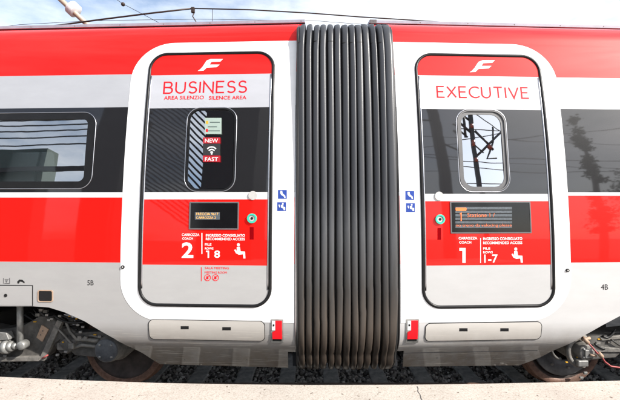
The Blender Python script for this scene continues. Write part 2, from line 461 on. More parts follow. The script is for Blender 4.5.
# ------------------------------------------------------------------ TRAIN CARS
def build_car(side):
    Lf = side == 'L'
    car = LC if Lf else RC
    sgn = -1 if Lf else 1
    LEN = 25.0
    if Lf:
        root = empty('train_carriage', (HL[0], HL[1], 0), -YAW, label='red and grey high speed carriage left of the bellows, its door lettered BUSINESS', cat='train carriage')
    else:
        root = empty('train_carriage', (HR[0], HR[1], 0), YAW, label='red and grey high speed carriage right of the bellows, its door lettered EXECUTIVE', cat='train carriage')
    P = car.P; e_u = -.012 if Lf else .012
    ZT = car.Z(150 if Lf else 500, 26.5) - .002
    xb = 70 if Lf else 590
    zt_red, zg, zb, zs = car.Z(xb, 76.5 if Lf else 78), car.Z(xb, 108 if Lf else 110), car.Z(xb, 192.5), car.Z(xb, 198.5 if Lf else 197)
    zr = car.Z(xb, 263)
    body_m = paint('carriage_livery', [(0, DIM_BODYG if Lf else (.50, .498, .50)), (zr, RED), (zs, (.55, .55, .57)), (zb, BLACK, .6 if Lf else .85), (zg, DIM_LGREY if Lf else (.72, .72, .74)), (zt_red, RED, .25 if Lf else .55)])  # right car's greys paler: the brighter light on it is put into the paint
    # ---- near side shell outline with wheel arch
    if Lf:
        arch = [(160, 364.2), (143, 353.5), (130, 347), (114, 338.5), (98, 329.5), (85, 321.5), (65, 312.5), (49, 307.5), (33, 306.3), (0, 306.3)]
        us = P(160, 364)[0]; zbot = car.Z(200, 366)
        notch = [(P(288, 366)[0], zbot), (P(288, 353)[0], car.Z(288, 352)), (e_u, car.Z(288, 352))]
    else:
        arch = [(519, 365.5), (540, 357.5), (561, 347.3), (582, 336.7), (602, 325.5), (620, 316)]
        notch = [(P(403, 366)[0], car.Z(403, 365.5)), (P(403, 353)[0], car.Z(403, 351)), (e_u, car.Z(403, 351))]
        zbot = car.Z(460, 365.5)
    pts = [(e_u, ZT)] + [(e_u, notch[2][1])] + [notch[1], (notch[0][0], zbot)]
    ap = [P(*p) for p in arch]
    if not Lf: 
        x, z = ap[-1]; ap += [(x + .18, z + .09), (x + .36, z + .13), (x + .5, z + .14)]
    xe, ze = ap[-1]
    far_arch = [(2 * xe + sgn * 1.3 - q[0], q[1]) for q in ap[::-1]]
    pts += ap + far_arch + [(sgn * LEN, zbot), (sgn * LEN, ZT)]
    if Lf: holes_src = dict(dw=(186.5, 108.5, 235, 190.5), r=.115)
    else: holes_src = dict(dw=(458.5, 110.5, 507, 191), r=.115)
    a = holes_src['dw']; dwc = ((a[0] + a[2]) / 2, 150)
    dwu0, dwu1 = P(a[0], 150)[0], P(a[2], 150)[0]; dwz1, dwz0 = car.Z(dwc[0], a[1]), car.Z(dwc[0], a[3])
    dwin = rrect(dwu0, dwz0, dwu1, dwz1, .125)
    # saloon windows
    if Lf:
        wz1, wz0 = car.Z(50, 119.5), car.Z(50, 181.5)
        wu1 = P(86, 150)[0]; wins = []; w = wu1
        while w > -LEN + 2.6: wins.append((w - 1.75, w)); w -= 2.25
    else:
        wz1, wz0 = car.Z(590, 119), car.Z(590, 185)
        wins = []; w = P(640, 150)[0] + .6
        while w < LEN - 2.6: wins.append((w, w + 1.75)); w += 2.25
    holes = [dwin] + [rrect(x0 + .0, wz0, x1, wz1, .06) for x0, x1 in wins]
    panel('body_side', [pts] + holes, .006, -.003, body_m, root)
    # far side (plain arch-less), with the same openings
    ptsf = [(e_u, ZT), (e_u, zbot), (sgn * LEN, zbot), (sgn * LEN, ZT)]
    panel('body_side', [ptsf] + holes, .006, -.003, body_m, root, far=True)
    # roof
    bm = bmesh.new(); zz = [ZT + (4.10 - ZT) * t for t in (0, .1, .2, .35, .5, .65, .8, .9, 1)]
    prof = [(ins(z), z) for z in zz]; prof += [(WID - y, z) for y, z in prof[::-1][1:]]
    A = [bm.verts.new((e_u, y, z)) for y, z in prof]; B = [bm.verts.new((sgn * LEN, y, z)) for y, z in prof]
    for i in range(len(A) - 1): bm.faces.new((A[i], A[i + 1], B[i + 1], B[i])).smooth = True
    obj('roof', bm, M['roof'], root)
    # end walls, floor, underframe
    prof2 = [(ins(z) + .012, z) for z in [zbot + .3, .9, 1.1, 1.3, 1.7, 2.1, 2.5, 2.9, 3.3, 3.6, 3.86, 3.97, 4.04]]
    ring = prof2 + [(WID - y, z) for y, z in prof2[::-1]]
    for nm, u0, u1 in (('end_wall', e_u + sgn * .004, e_u + sgn * .05), ('end_wall', sgn * (LEN - .05), sgn * (LEN - .005))):
        bm = bmesh.new(); A = [bm.verts.new((u0, y, z)) for y, z in ring]; B = [bm.verts.new((u1, y, z)) for y, z in ring]
        bm.faces.new(A); bm.faces.new(B[::-1]); n = len(A)
        for i in range(n): bm.faces.new((A[i], B[i], B[(i + 1) % n], A[(i + 1) % n]))
        obj(nm, bm, M['dark'], root)
    obj('floor', [box(sgn * .08, sgn * (LEN - .1), .06, WID - .06, 1.14, 1.22)], M['floor'], root)
    # underfloor box: dark equipment behind the skirt at the car end, and beyond the bogie
    ux = (P(165, 360)[0] if Lf else P(515, 360)[0])
    obj('underframe', [box(sgn * .12, ux * .98, .32, WID - .32, .5, 1.13, .02), box(xe * 1.0 + sgn * 3.6, sgn * (LEN - 3), .30, WID - .3, .45, 1.13, .02),
                       box(ux, xe + sgn * 3.6, .55, WID - .55, .96, 1.13)], M['dark'], root)
    # ---- partition walls & interior
    pu = (P(300 - 210, 150)[0] if Lf else P(640, 150)[0] - .3)
    obj('partition', [box(pu - .02, pu + .02, .36, 1.0, 1.23, 3.6), box(pu - .02, pu + .02, 1.9, WID - .36, 1.23, 3.6)], M['alu'], root)
    obj('vestibule_wall', [box(sgn * .3, pu - sgn * .05, 1.5, 1.56, 1.23, 3.6)], M['cladd'], root)
    # ---- gutter rail along the roof edge
    gz0, gz1 = car.Z(150 if Lf else 500, 26.5), 0
    gy = ins(gz0)
    gt = box(min(sgn * .0, sgn * LEN), max(sgn * .0, sgn * LEN), gy - .022, gy + .10, gz0, gz0 + .044, .006)
    g = obj('roof_rail', gt, M['gutter'], root)
    bl = []
    u = .05
    while u < 6:
        bl.append(box(sgn * u - .006, sgn * u + .006, gy - .025, gy - .02, gz0 + .016, gz0 + .028, .002)); u += .62 + random.uniform(-.03, .03)
    [obj('bolt', b_, M['grime2'], g) for b_ in bl]
    if not Lf: obj('rail_end', [box(min(sgn * .01, sgn * .10), max(sgn * .01, sgn * .10), gy - .025, gy + .05, gz0 - .004, gz0 + .047, .003)], M['gasket'], g)
    sl = box(min(0, sgn * LEN), max(0, sgn * LEN), gy - .008, gy + .05, gz0 - .014, gz0 + .001); obj('roof_seal', sl, M['rubber'], root)
    # ---- white door surround (flush moulding 3 mm proud)
    if Lf:
        d0, d1 = P(141.5, 200)[0], P(270.8, 200)[0]; dz1, dz0 = car.Z(208, 53.5), car.Z(204, 305.5); r = .17
        s0, s1 = P(122.5, 200)[0], e_u - .004; sz1, sz0 = car.Z(230, 42), car.Z(230, 322); rs = .42
        so = rrect(s0, sz0, s1, sz1, [.40, 0, 0, .42], 12)
    else:
        d0, d1 = P(422, 200)[0], P(551, 200)[0]; dz1, dz0 = car.Z(484, 55.5), car.Z(488, 306.5); r = .17
        s0, s1 = e_u + .004, P(568, 200)[0]; sz1, sz0 = car.Z(470, 43.5), car.Z(470, 322)
        so = rrect(s0, sz0, s1, sz1, [0, .42, .42, 0], 12)
    panel('door_surround', [so, rrect(d0, dz0, d1, dz1, r)], .004, .001, M['white'], root)
    # ---- the door
    def zc(y): return car.Z((206 if Lf else 487), y)
    zz_ = (75, 108, 193.5, 200.5, 265.5) if Lf else (76.5, 110.5, 194.5, 202, 266)
    dm = paint('door_livery', [(0, (.385, .384, .386) if Lf else (.45, .449, .452)), (zc(zz_[4]), RED), (zc(zz_[3]), (.66, .66, .67)), (zc(zz_[2]), BLACK, .6 if Lf else .85), (zc(zz_[1]), (.43, .44, .48) if Lf else (.60, .60, .61)), (zc(zz_[0]), RED, .25 if Lf else .45)], dirt=False)  # door greys follow suit, paler on the right with its light painted in
    g_ = .012
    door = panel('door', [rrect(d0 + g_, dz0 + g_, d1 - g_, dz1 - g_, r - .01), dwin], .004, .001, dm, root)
    # seal ring
    rp = rrect(d0, dz0, d1, dz1, r, 10)
    path = []
    for i in range(len(rp)):
        a_, b_ = rp[i], rp[(i + 1) % len(rp)]; L_ = math.dist(a_, b_); k = max(1, int(L_ / .06))
        for j in range(k): path.append((a_[0] + (b_[0] - a_[0]) * j / k, a_[1] + (b_[1] - a_[1]) * j / k))
    obj('door_seal', tube_path([(u, ins(z) - .003, z) for u, z in path], .016, 8, True, .8), M['rubber'], door)
    rp = rrect(d0 + .018, dz0 + .018, d1 - .018, dz1 - .018, r - .018, 10)
    # bright side trims of the door leaf
    for ue, q in ((d0 + .022, 0), (d1 - .022, 1)):
        n = 30; z0_, z1_ = dz0 + .16, dz1 - .24
        obj('edge_trim', tube_path([(ue, ins(z0_ + (z1_ - z0_) * i / n) - .004, z0_ + (z1_ - z0_) * i / n) for i in range(n + 1)], .008, 8, False, .7), M['steel'], door)
    # door window: flat pane, grey rubber frame
    fl = (dwz0, ins(dwz0) + .006, dwz1, ins(dwz1) + .006)
    win = panel('window', [dwin, rrect(dwu0 + .012, dwz0 + .012, dwu1 - .012, dwz1 - .012, .115)], .010, .004, M['gasket'] if not Lf else M['rubber'], door)
    fr2 = panel('window_inner_frame', [rrect(dwu0 + .011, dwz0 + .011, dwu1 - .011, dwz1 - .011, .115), rrect(dwu0 + (.02 if Lf else .042), dwz0 + (.02 if Lf else .042), dwu1 - (.02 if Lf else .042), dwz1 - (.02 if Lf else .042), .10)], .004, -.004, M['scr'] if Lf else M['gasket'], win)
    glassf = panel('pane', [rrect(dwu0 + .012, dwz0 + .012, dwu1 - .012, dwz1 - .012, .11)], .004, .0, M['glassL'] if Lf else M['glassR'], win, flat=fl)
    # line round the window
    rp = rrect(dwu0 - .008, dwz0 - .008, dwu1 + .008, dwz1 + .008, .13, 10)
    obj('window_bead', tube_path([(u, ins(z) - .003, z) for u, z in rp], .005, 6, True), M['steel'], win)
    # ---- class name, emblem, notices
    if Lf:
        finish('class_lettering', stroke_word('BUSINESS', P(164, 93)[0], P(246.5, 93)[0], car.Z(205, 92.8), car.Z(205, 81.8)), M['redp'], door)
        text_on('area_lettering', car, 'AREA SILENZIO', 164, 99.8, 204, 96.2, M['redp'], door, .008)
        text_on('area_lettering', car, 'SILENCE AREA', 209, 99.8, 246.5, 96.2, M['redp'], door, .008)
        c0 = (210.5, 65)
    else:
        finish('class_lettering', stroke_word('EXECUTIVE', P(437.5, 98)[0], P(528.5, 98)[0], car.Z(483, 97.8), car.Z(483, 87.2)), M['redp'], door)
        c0 = (482, 66.3)
    F1 = [((X_ - 290) / 4.77, (Y_ - 71) / 4.77) for X_, Y_ in ((230, 100), (258, 98), (273, 84), (320, 82), (334, 70), (286, 70), (295, 57), (338, 55), (350, 43), (292, 43), (272, 51), (253, 80), (241, 93))]
    poly_on('emblem', car, [[(c0[0] + x, c0[1] + y) for x, y in F1]], M['whitep'], door)
    # number block
    if Lf:
        T = [('CARROZZA', 182, 236.0, 199.5, 233.4, .01), ('COACH', 182.4, 239.6, 193, 237.4, .01),
             ('INGRESSO CONSIGLIATO', 206, 236.6, 245, 234, .01), ('RECOMMENDED ACCESS', 206, 240.2, 245, 237.6, .01), ('FILE', 205, 245.6, 211.5, 243.3, .01), ('ROWS', 205, 249.6, 213.5, 247.3, .01)]
        num = ('2', 181.8, 257.8, 193.4, 242.3, .022); rows = [None, ('8', 214.4, 257.8, 220, 250.4, .02)]
        bar = (201.6, 233, 202.5, 254); seat = (240.5, 251)
    else:
        T = [('CARROZZA', 458.5, 239.5, 477, 237, .01), ('COACH', 459, 243.6, 471, 241.2, .01),
             ('INGRESSO CONSIGLIATO', 483, 240.2, 522, 237.4, .01), ('RECOMMENDED ACCESS', 483, 244.2, 522, 241.6, .01), ('FILE', 483, 249.6, 490, 247.3, .01), ('ROWS', 483, 253.4, 492.5, 251.2, .01)]
        num = ('1', 459, 262.8, 465.4, 247.6, None); rows = [('1-7', 484, 262.8, 497.5, 254.6, .01)]
        bar = (480, 238, 480.6, 263); seat = (517.5, 255.2)
    for t in T: text_on('notice_lettering', car, t[0], t[1], t[2], t[3], t[4], M['whitep'], door, t[5])
    if num[5] is None: poly_on('coach_number', car, [[(459.2, 248), (465.4, 248), (465.4, 262.8), (462.2, 262.8), (462.2, 250.8), (459.2, 250.8)]], M['whitep'], door)
    else: text_on('coach_number', car, *num[:5], M['whitep'], door, num[5])
    if rows[0] is None:
        poly_on('row_number', car, [[(206.2, 250.6), (209.2, 250.6), (209.2, 257.8), (207.8, 257.8), (207.8, 252), (206.2, 252)]], M['whitep'], door); rows = rows[1:]
    for t in rows: text_on('row_number', car, *t[:5], M['whitep'], door, t[5])
    poly_on('divider', car, [[(bar[0], bar[1]), (bar[2], bar[1]), (bar[2], bar[3]), (bar[0], bar[3])]], M['whitep'], door)
    cx, cy = seat
    head = [(cx - 2 + 1.5 * math.cos(i * .785), cy - 6.2 + 1.6 * math.sin(i * .785)) for i in range(8)]
    bodyp = [(cx - 3.6, cy - 4), (cx - .6, cy - 4.2), (cx + .2, cy + .4), (cx + 4.6, cy + .6), (cx + 5, cy + 7.4), (cx + 3, cy + 7.4), (cx + 2.6, cy + 3.2), (cx - 1.6, cy + 3.6), (cx - 4.4, cy + 2.2), (cx - 6.2, cy - 1), (cx - 5, cy - 1.6), (cx - 3.6, cy + .2)]
    poly_on('seat_symbol', car, [head, bodyp], M['whitep'], door)
    if Lf:
        text_on('notice_lettering', car, 'SALA MEETING', 205, 269, 229, 266.8, M['redp'], door, .0)
        text_on('notice_lettering', car, 'MEETING ROOM', 205, 273.4, 227, 271.2, M['redp'], door, -.005)
        poly_on('divider', car, [[(201.2, 267), (201.8, 267), (201.8, 281), (201.2, 281)]], M['redp'], door)
        for q in (207.6, 215.6):
            cen = (q, 277.6)
            o_ = [[car.P(cen[0] + rr * math.cos(i * math.pi / 10), cen[1] + rr * math.sin(i * math.pi / 10)) for i in range(20)] for rr in (3.4, 2.8)]
            i_ = [car.P(cen[0] - 1.1, cen[1] - 1.4), car.P(cen[0] + 1.0, cen[1] - 1.4), car.P(cen[0] + 1.0, cen[1] + 1.4), car.P(cen[0] - 1.1, cen[1] + 1.4)]
            sl_ = [car.P(cen[0] - 2.2, cen[1] + 1.6), car.P(cen[0] - 1.8, cen[1] + 2.1), car.P(cen[0] + 2.3, cen[1] - 1.7), car.P(cen[0] + 1.9, cen[1] - 2.2)]
            finish('no_phone_symbol', [warp(flat_mesh(o_, .0008), .0045), warp(flat_mesh([i_], .0008), .0046), warp(flat_mesh([sl_], .0008), .0048)], M['redp'], door)
    # ---- displays
    dx0, dy0, dx1, dy1 = (189.5, 202, 239, 229.5) if Lf else (450, 201.5, 530.5, 233.5)
    o1 = rrect(P(dx0, 215)[0], car.Z(dx0, dy1), P(dx1, 215)[0], car.Z(dx0, dy0), .006, 2)
    k = .012
    u0, u1 = P(dx0, 215)[0], P(dx1, 215)[0]; z0, z1 = car.Z(dx0, dy1), car.Z(dx0, dy0)
    disp = panel('display_panel', [rrect(u0 + k, z0 + k, u1 - k, z1 - k, .004, 2)], .003, .0055, M['scr'], door)
    panel('display_frame', [o1, rrect(u0 + k, z0 + k, u1 - k, z1 - k, .004, 2)], .008, .007, M['gasket'], disp, bevel=.001)
    if Lf:
        poly_on('led_field', car, [[(195.2, 212.2), (220, 212.2), (220, 219.6), (195.2, 219.6)]], M['ledw'], disp, .0085)
        text_on('led_lettering', car, 'FRECCIA 9617', 196.5, 215.2, 218.5, 212.8, M['ledy'], disp, -.005, .0095)
        text_on('led_lettering', car, 'CARROZZA 2', 196.5, 218.9, 216, 216.5, M['ledy'], disp, -.005, .0095)
    else:
        poly_on('led_field', car, [[(455, 207.0), (511.5, 207.0), (511.5, 228), (455, 228)]], M['ledw'], disp, .0085)
        rows_ = [[(455, y), (511.5, y), (511.5, y + 1.1), (455, y + 1.1)] for y in (209.5, 213, 216.5, 220, 223.5)]
        poly_on('led_gap', car, rows_, M['scr'], disp, .0095, .0006)
        poly_on('led_lettering', car, [[(459.4, 213.4), (461.2, 212.6), (461.2, 221), (460.2, 221), (460.2, 214.2), (459.4, 214.6)]], M['led'], disp, .0108)
        text_on('led_lettering', car, 'Stazione 1 /', 467, 217.2, 494, 213.2, M['led'], disp, -.01, .0108)
        text_on('led_lettering', car, 'no treno da velocing please', 455.6, 227.6, 511, 223.9, M['led'], disp, -.015, .0108)
        poly_on('led_lozenge', car, [[(455.5, 207.6), (465.5, 207.6), (466.2, 209), (465.5, 211), (455.5, 211), (455, 209)]], M['led'], disp, .0112)
    # ---- door button, slot, disc
    def knob(name, c, rad, depth, mat, parent, hole=None, off=.003):
        u, z = P(*c); ol = [[(u + q * math.cos(i * math.pi / 12), z + q * math.sin(i * math.pi / 12)) for i in range(24)] for q in ([rad, hole] if hole else [rad])]
        return panel(name, ol, depth, off + depth / 2, mat, parent, bevel=min(.003, depth * .3))
    bc = (252.2, 218.4) if Lf else (439.6, 219.3)
    bt = knob('door_button', bc, .047, .020, M['teal'], door, .030)
    knob('button_cap', bc, .029, .012, M['discw'], bt); knob('button_centre', bc, .013, .016, M['rubber'], bt)
    knob('lock_cover', (253, 195.6) if Lf else (438.8, 196.2), .043, .012, M['discw'], door)
    sx0, sx1, sy0, sy1 = (249.8, 253.8, 227, 239.5) if Lf else (437.3, 441, 228, 239.8)
    poly_on('handle_slot', car, [[(sx0, sy0), (sx1, sy0), (sx1, sy1), (sx0, sy1)]], M['redslot'], door, .0035, .001)
    # ---- pictograms
    for (a0, b0) in (((278, 190), (277.3, 202.2)) if Lf else ((405.3, 191), (406, 203.2))):
        pass
    pics = ((278, 190), (277.2, 202.2)) if Lf else ((405.2, 191), (405.9, 203.2))
    for i, (a0, b0) in enumerate(pics):
        s_ = 8.9
        pg = poly_on('pictogram', car, [[(a0, b0), (a0 + s_, b0), (a0 + s_, b0 + s_), (a0, b0 + s_)]], M['bluep'], root, .0035)
        if i == 0: q = [[(2.4, 1), (4.2, 1), (4.6, 3.4), (7.2, 5.6), (7.6, 8), (6.4, 7.9), (6, 6.6), (3.4, 5), (2.2, 3)]]
        else: q = [[(5, .8), (6.4, .8), (6.4, 2.2), (5, 2.2)], [(3.8, 2.8), (6.4, 2.6), (5.6, 4.4), (8, 5), (8, 7.9), (6.6, 7.9), (6.3, 6.4), (4.2, 5.6)], [(1.4, 2.6), (2.4, 2.4), (3.2, 5), (2.2, 5.2)]]
        poly_on('symbol', car, [[(a0 + x, b0 + y) for x, y in pl] for pl in q], M['whitep'], pg, .0045)
    # ---- step hatch
    hx0, hy0, hx1, hy1 = (148.8, 319.8, 265, 340) if Lf else (425, 322.2, 541.5, 340.3)
    u0, u1 = P(hx0, 330)[0], P(hx1, 330)[0]; z0, z1 = car.Z(200 if Lf else 480, hy1), car.Z(200 if Lf else 480, hy0)
    hm = paint('hatch_paint', [(0, (.44, .42, .395) if Lf else (.50, .48, .455))])  # right hatch paler too, matching the light put into the body greys
    hatch = panel('step_hatch', [rrect(u0 + .006, z0 + .006, u1 - .006, z1 - .006, .045)], .004, .004, hm, root)
    panel('hatch_seam', [rrect(u0, z0, u1, z1, .05), rrect(u0 + .006, z0 + .006, u1 - .006, z1 - .006, .045)], .005, .0035, M['blackp'], hatch)
    for (a0, a1, b0, b1) in (((181, 189, 326, 329), (222.5, 231, 327, 330)) if Lf else ((459, 467.3, 328, 331), (500, 508.3, 328, 331))):
        poly_on('latch_slot', car, [[(a0, b0), (a1, b0), (a1, b1), (a0, b1)]], M['blackp'], hatch, .0065)
    # lower apron: seam line and rivets
    sy = 345.5 if Lf else 352
    a0, a1 = (150, 286) if Lf else (404, 536)
    uu0, uu1 = P(a0, sy)[0], P(a1, sy)[0]; zs_ = car.Z((a0 + a1) / 2, sy)
    if not Lf: panel('apron_seam', [[(uu0, zs_), (uu1, zs_), (uu1, zs_ + .006), (uu0, zs_ + .006)]], .003, .001, M['gasket'], root)
    riv = []
    for k in range(5):
        pxr = a0 + 10 + (a1 - a0 - 24) * k / 4 + random.uniform(-4, 4); u, z = P(pxr, 360 if Lf else 358)
        riv.append(warp(flat_mesh([[(u + .005 * math.cos(i * .785), z + .005 * math.sin(i * .785)) for i in range(8)]], .006), .002))
    [finish('rivet', [q_], M['alu'], root) for q_ in riv]
    # ---- door release box
    ex0, ey0, ex1, ey1 = (271, 319, 283.3, 342.3) if Lf else (405.8, 319, 418.8, 342.6)
    eu0, eu1 = P(ex0, 330)[0], P(ex1, 330)[0]; ez0, ez1 = car.Z(ex0, ey1), car.Z(ex0, ey0)
    rb = panel('release_box', [rrect(eu0, ez0, eu1, ez1, .008, 3)], .006, .005, M['alu'], root, bevel=.0012)
    w_ = eu1 - eu0; h_ = ez1 - ez0
    def rel(ax, az, bx, bz): return [(eu0 + w_ * ax, ez0 + h_ * az), (eu0 + w_ * bx, ez0 + h_ * az), (eu0 + w_ * bx, ez0 + h_ * bz), (eu0 + w_ * ax, ez0 + h_ * bz)]
    panel('recess', [rel(.14, .09, .86, .19)], .003, .0085, M['blackp'], rb)
    redh = [(.12, .19), (.90, .19), (.90, .94), (.38, .94), (.38, .54), (.12, .47)]
    panel('red_handle', [[(eu0 + w_ * a_, ez0 + h_ * b_) for a_, b_ in redh]], .008, .0115, M['redp'], rb)
    panel('plate', [rel(.10, .55, .38, .93)], .005, .010, M['whitep'], rb); panel('keyhole', [rel(.17, .72, .30, .80)], .003, .0135, M['blackp'], rb)
    # silver strip and rubber at the car end
    n = 60; zl, zh = notch[2][1], 3.9
    obj('end_strip', tube_path([(e_u + (.012 if Lf else -.012) , ins(zl + (zh - zl) * i / n) + .0, zl + (zh - zl) * i / n) for i in range(n + 1)], .011, 8), M['steel'] if Lf else M['rubber'], root)
    # small lamp by the surround, numbers
    if Lf:
        l_ = knob('side_lamp', (123.2, 267), .018, .012, M['rubber'], root); knob('lens', (123.2, 267), .008, .014, M['discw'], l_)
        text_on('small_number', car, '5B', 87.4, 285.3, 93.6, 280.3, M['blackp'], root, 0, .001)
        # corner hatch, socket, marks
        u0, z0 = P(33, 306); z1 = car.Z(30, 285.2)
        panel('side_panel', [[(u0 - 1.6, z0 + .004), (u0 - .008, z0 + .004), (u0 - .008, z1 - .008), (u0 - 1.6, z1 - .008)]], .004, .001, paint('panel_paint', [(0, DIM_BODYG)]), root)
        panel('panel_seam', [[(u0 - 1.6, z1 - .008), (u0 - .008, z1 - .008), (u0 - .008, z0), (u0, z0), (u0, z1), (u0 - 1.6, z1)]], .003, .001, M['blackp'], root)
        knob('panel_lock', (6, 295.4), .016, .006, M['blackp'], root, None, .002)
        a = [P(38.5, 290.4), P(52.8, 290.4), P(52.8, 301.5), P(38.5, 301.5)]
        sk = panel('socket', [rrect(a[0][0], a[2][1], a[1][0], a[0][1], .018, 4)], .005, .002, M['blackp'], root)
        panel('socket_rim', [rrect(a[0][0] - .005, a[2][1] - .005, a[1][0] + .005, a[0][1] + .005, .022, 4), rrect(a[0][0] + .004, a[2][1] + .004, a[1][0] - .004, a[0][1] - .004, .016, 4)], .008, .003, M['tan'], sk)
        poly_on('jacking_mark', car, [[(3.2, 278), (3.8, 278), (3.8, 283.6), (3.2, 283.6)], [(4.8, 279), (8.6, 279), (8.6, 279.6), (4.8, 279.6)], [(5.2, 280.4), (8, 280.4), (6.6, 282.8)], [(4.6, 283.2), (9.6, 283.2), (9.6, 283.8), (4.6, 283.8)], [(9.4, 278), (10, 278), (10, 283.6), (9.4, 283.6)]], M['gasket'], root, .001)
        poly_on('jacking_mark', car, [[(17.4, 283.4), (17.4, 281.4), (19.4, 279.6), (22.4, 279.8), (24.8, 282), (24.4, 283.4), (22.4, 282), (20, 281.6), (19, 283.6)]], M['blackp'], root, .001)
    else:
        l_ = knob('side_lamp', (567, 270.3), .018, .012, M['rubber'], root); knob('lens', (567, 270.3), .008, .014, M['discw'], l_)
        text_on('small_number', car, '4B', 601, 289.8, 608, 284.4, M['blackp'], root, 0, .001)
    # ---- saloon windows
    for i, (x0, x1) in enumerate(wins):
        fl = (wz0, ins(wz0) + .004, wz1, ins(wz1) + .004)
        wf = panel('window', [rrect(x0 - .075, wz0 - .065, x1 + .075, wz1 + .065, .13), rrect(x0, wz0, x1, wz1, .06)], .008, .003, M['rubber'], root)
        rp = rrect(x0 - .082, wz0 - .072, x1 + .082, wz1 + .072, .135, 8)
        obj('window_bead', tube_path([(u, ins(z) - .003, z) for u, z in rp], .0045, 6, True), M['steel'], wf)
        panel('pane', [rrect(x0 - .01, wz0 - .01, x1 + .01, wz1 + .01, .06)], .004, -.002, M['glass'], wf, flat=fl)
        if abs(x0) < 7:
            panel('window', [rrect(x0 - .035, wz0 - .035, x1 + .035, wz1 + .035, .09), rrect(x0, wz0, x1, wz1, .06)], .008, .003, M['rubber'], root, far=True)
    if Lf:
        # notices stuck inside the door glass
        yb = lambda z: ins(z) + .012
        def stick(name, ax, ay, bx, by, mat, par, dy=0):
            pl = [car.P(ax, by), car.P(bx, by), car.P(bx, ay), car.P(ax, ay)]
            return finish(name, [warp(flat_mesh([pl], .0006), -.0045 + dy)], mat, par)
        # thin notices lie on the outer face of the pane
        st = stick('notice_sticker', 205, 118, 221.5, 134, M['paper'] if 'paper' in M else M['slat'], win, .008)
        for yy, a_, b_ in ((122, 210, 220), (126.5, 208, 217), (130.5, 208, 220)):
            stick('print', a_, yy, b_, yy + .8, M['greenp'], st, .0088)
        stick('print', 206, 121, 208.4, 124, M['yellow'], st, .0088)
        stick('print', 206, 129, 208, 132, M['redp'], st, .0088)
        st2 = stick('red_sticker', 203, 137.5, 220.5, 143.5, M['redp2'], win, .008)
        text_on('lettering', car, 'NEW', 205, 142.6, 218, 138.8, M['whitep'], st2, .0, .0045)
        st3 = stick('red_sticker', 203, 155.5, 220.5, 162, M['redp2'], win, .008)
        text_on('lettering', car, 'FAST', 205, 161.2, 218, 157.4, M['whitep'], st3, .0, .0045)
        st4 = stick('wireless_sticker', 203, 143.8, 220.5, 155.2, M['cladd'], win, .008)
        arcs = []
        for rr in (2.2, 4.4, 6.6):
            arcs.append([(211.8 + q * math.cos(R(t)), 154 - q * math.sin(R(t)) * 1.15) for q, tt in ((rr, range(45, 136, 10)), (rr - 1, range(135, 44, -10))) for t in tt])
        poly_on('wireless_symbol', car, arcs + [[(211, 154.6), (212.6, 154.6), (212.6, 153), (211, 153)]], M['whitep'], st4, .0045)
    # ---- bogie
    build_bogie(root, car, Lf)
    return root

M['paper'] = simple('pale_paper', (.30, .38, .34), .6, var=.05)
M['redp2'] = simple('red_sticker_print', (.35, .02, .03), .4, var=.08)

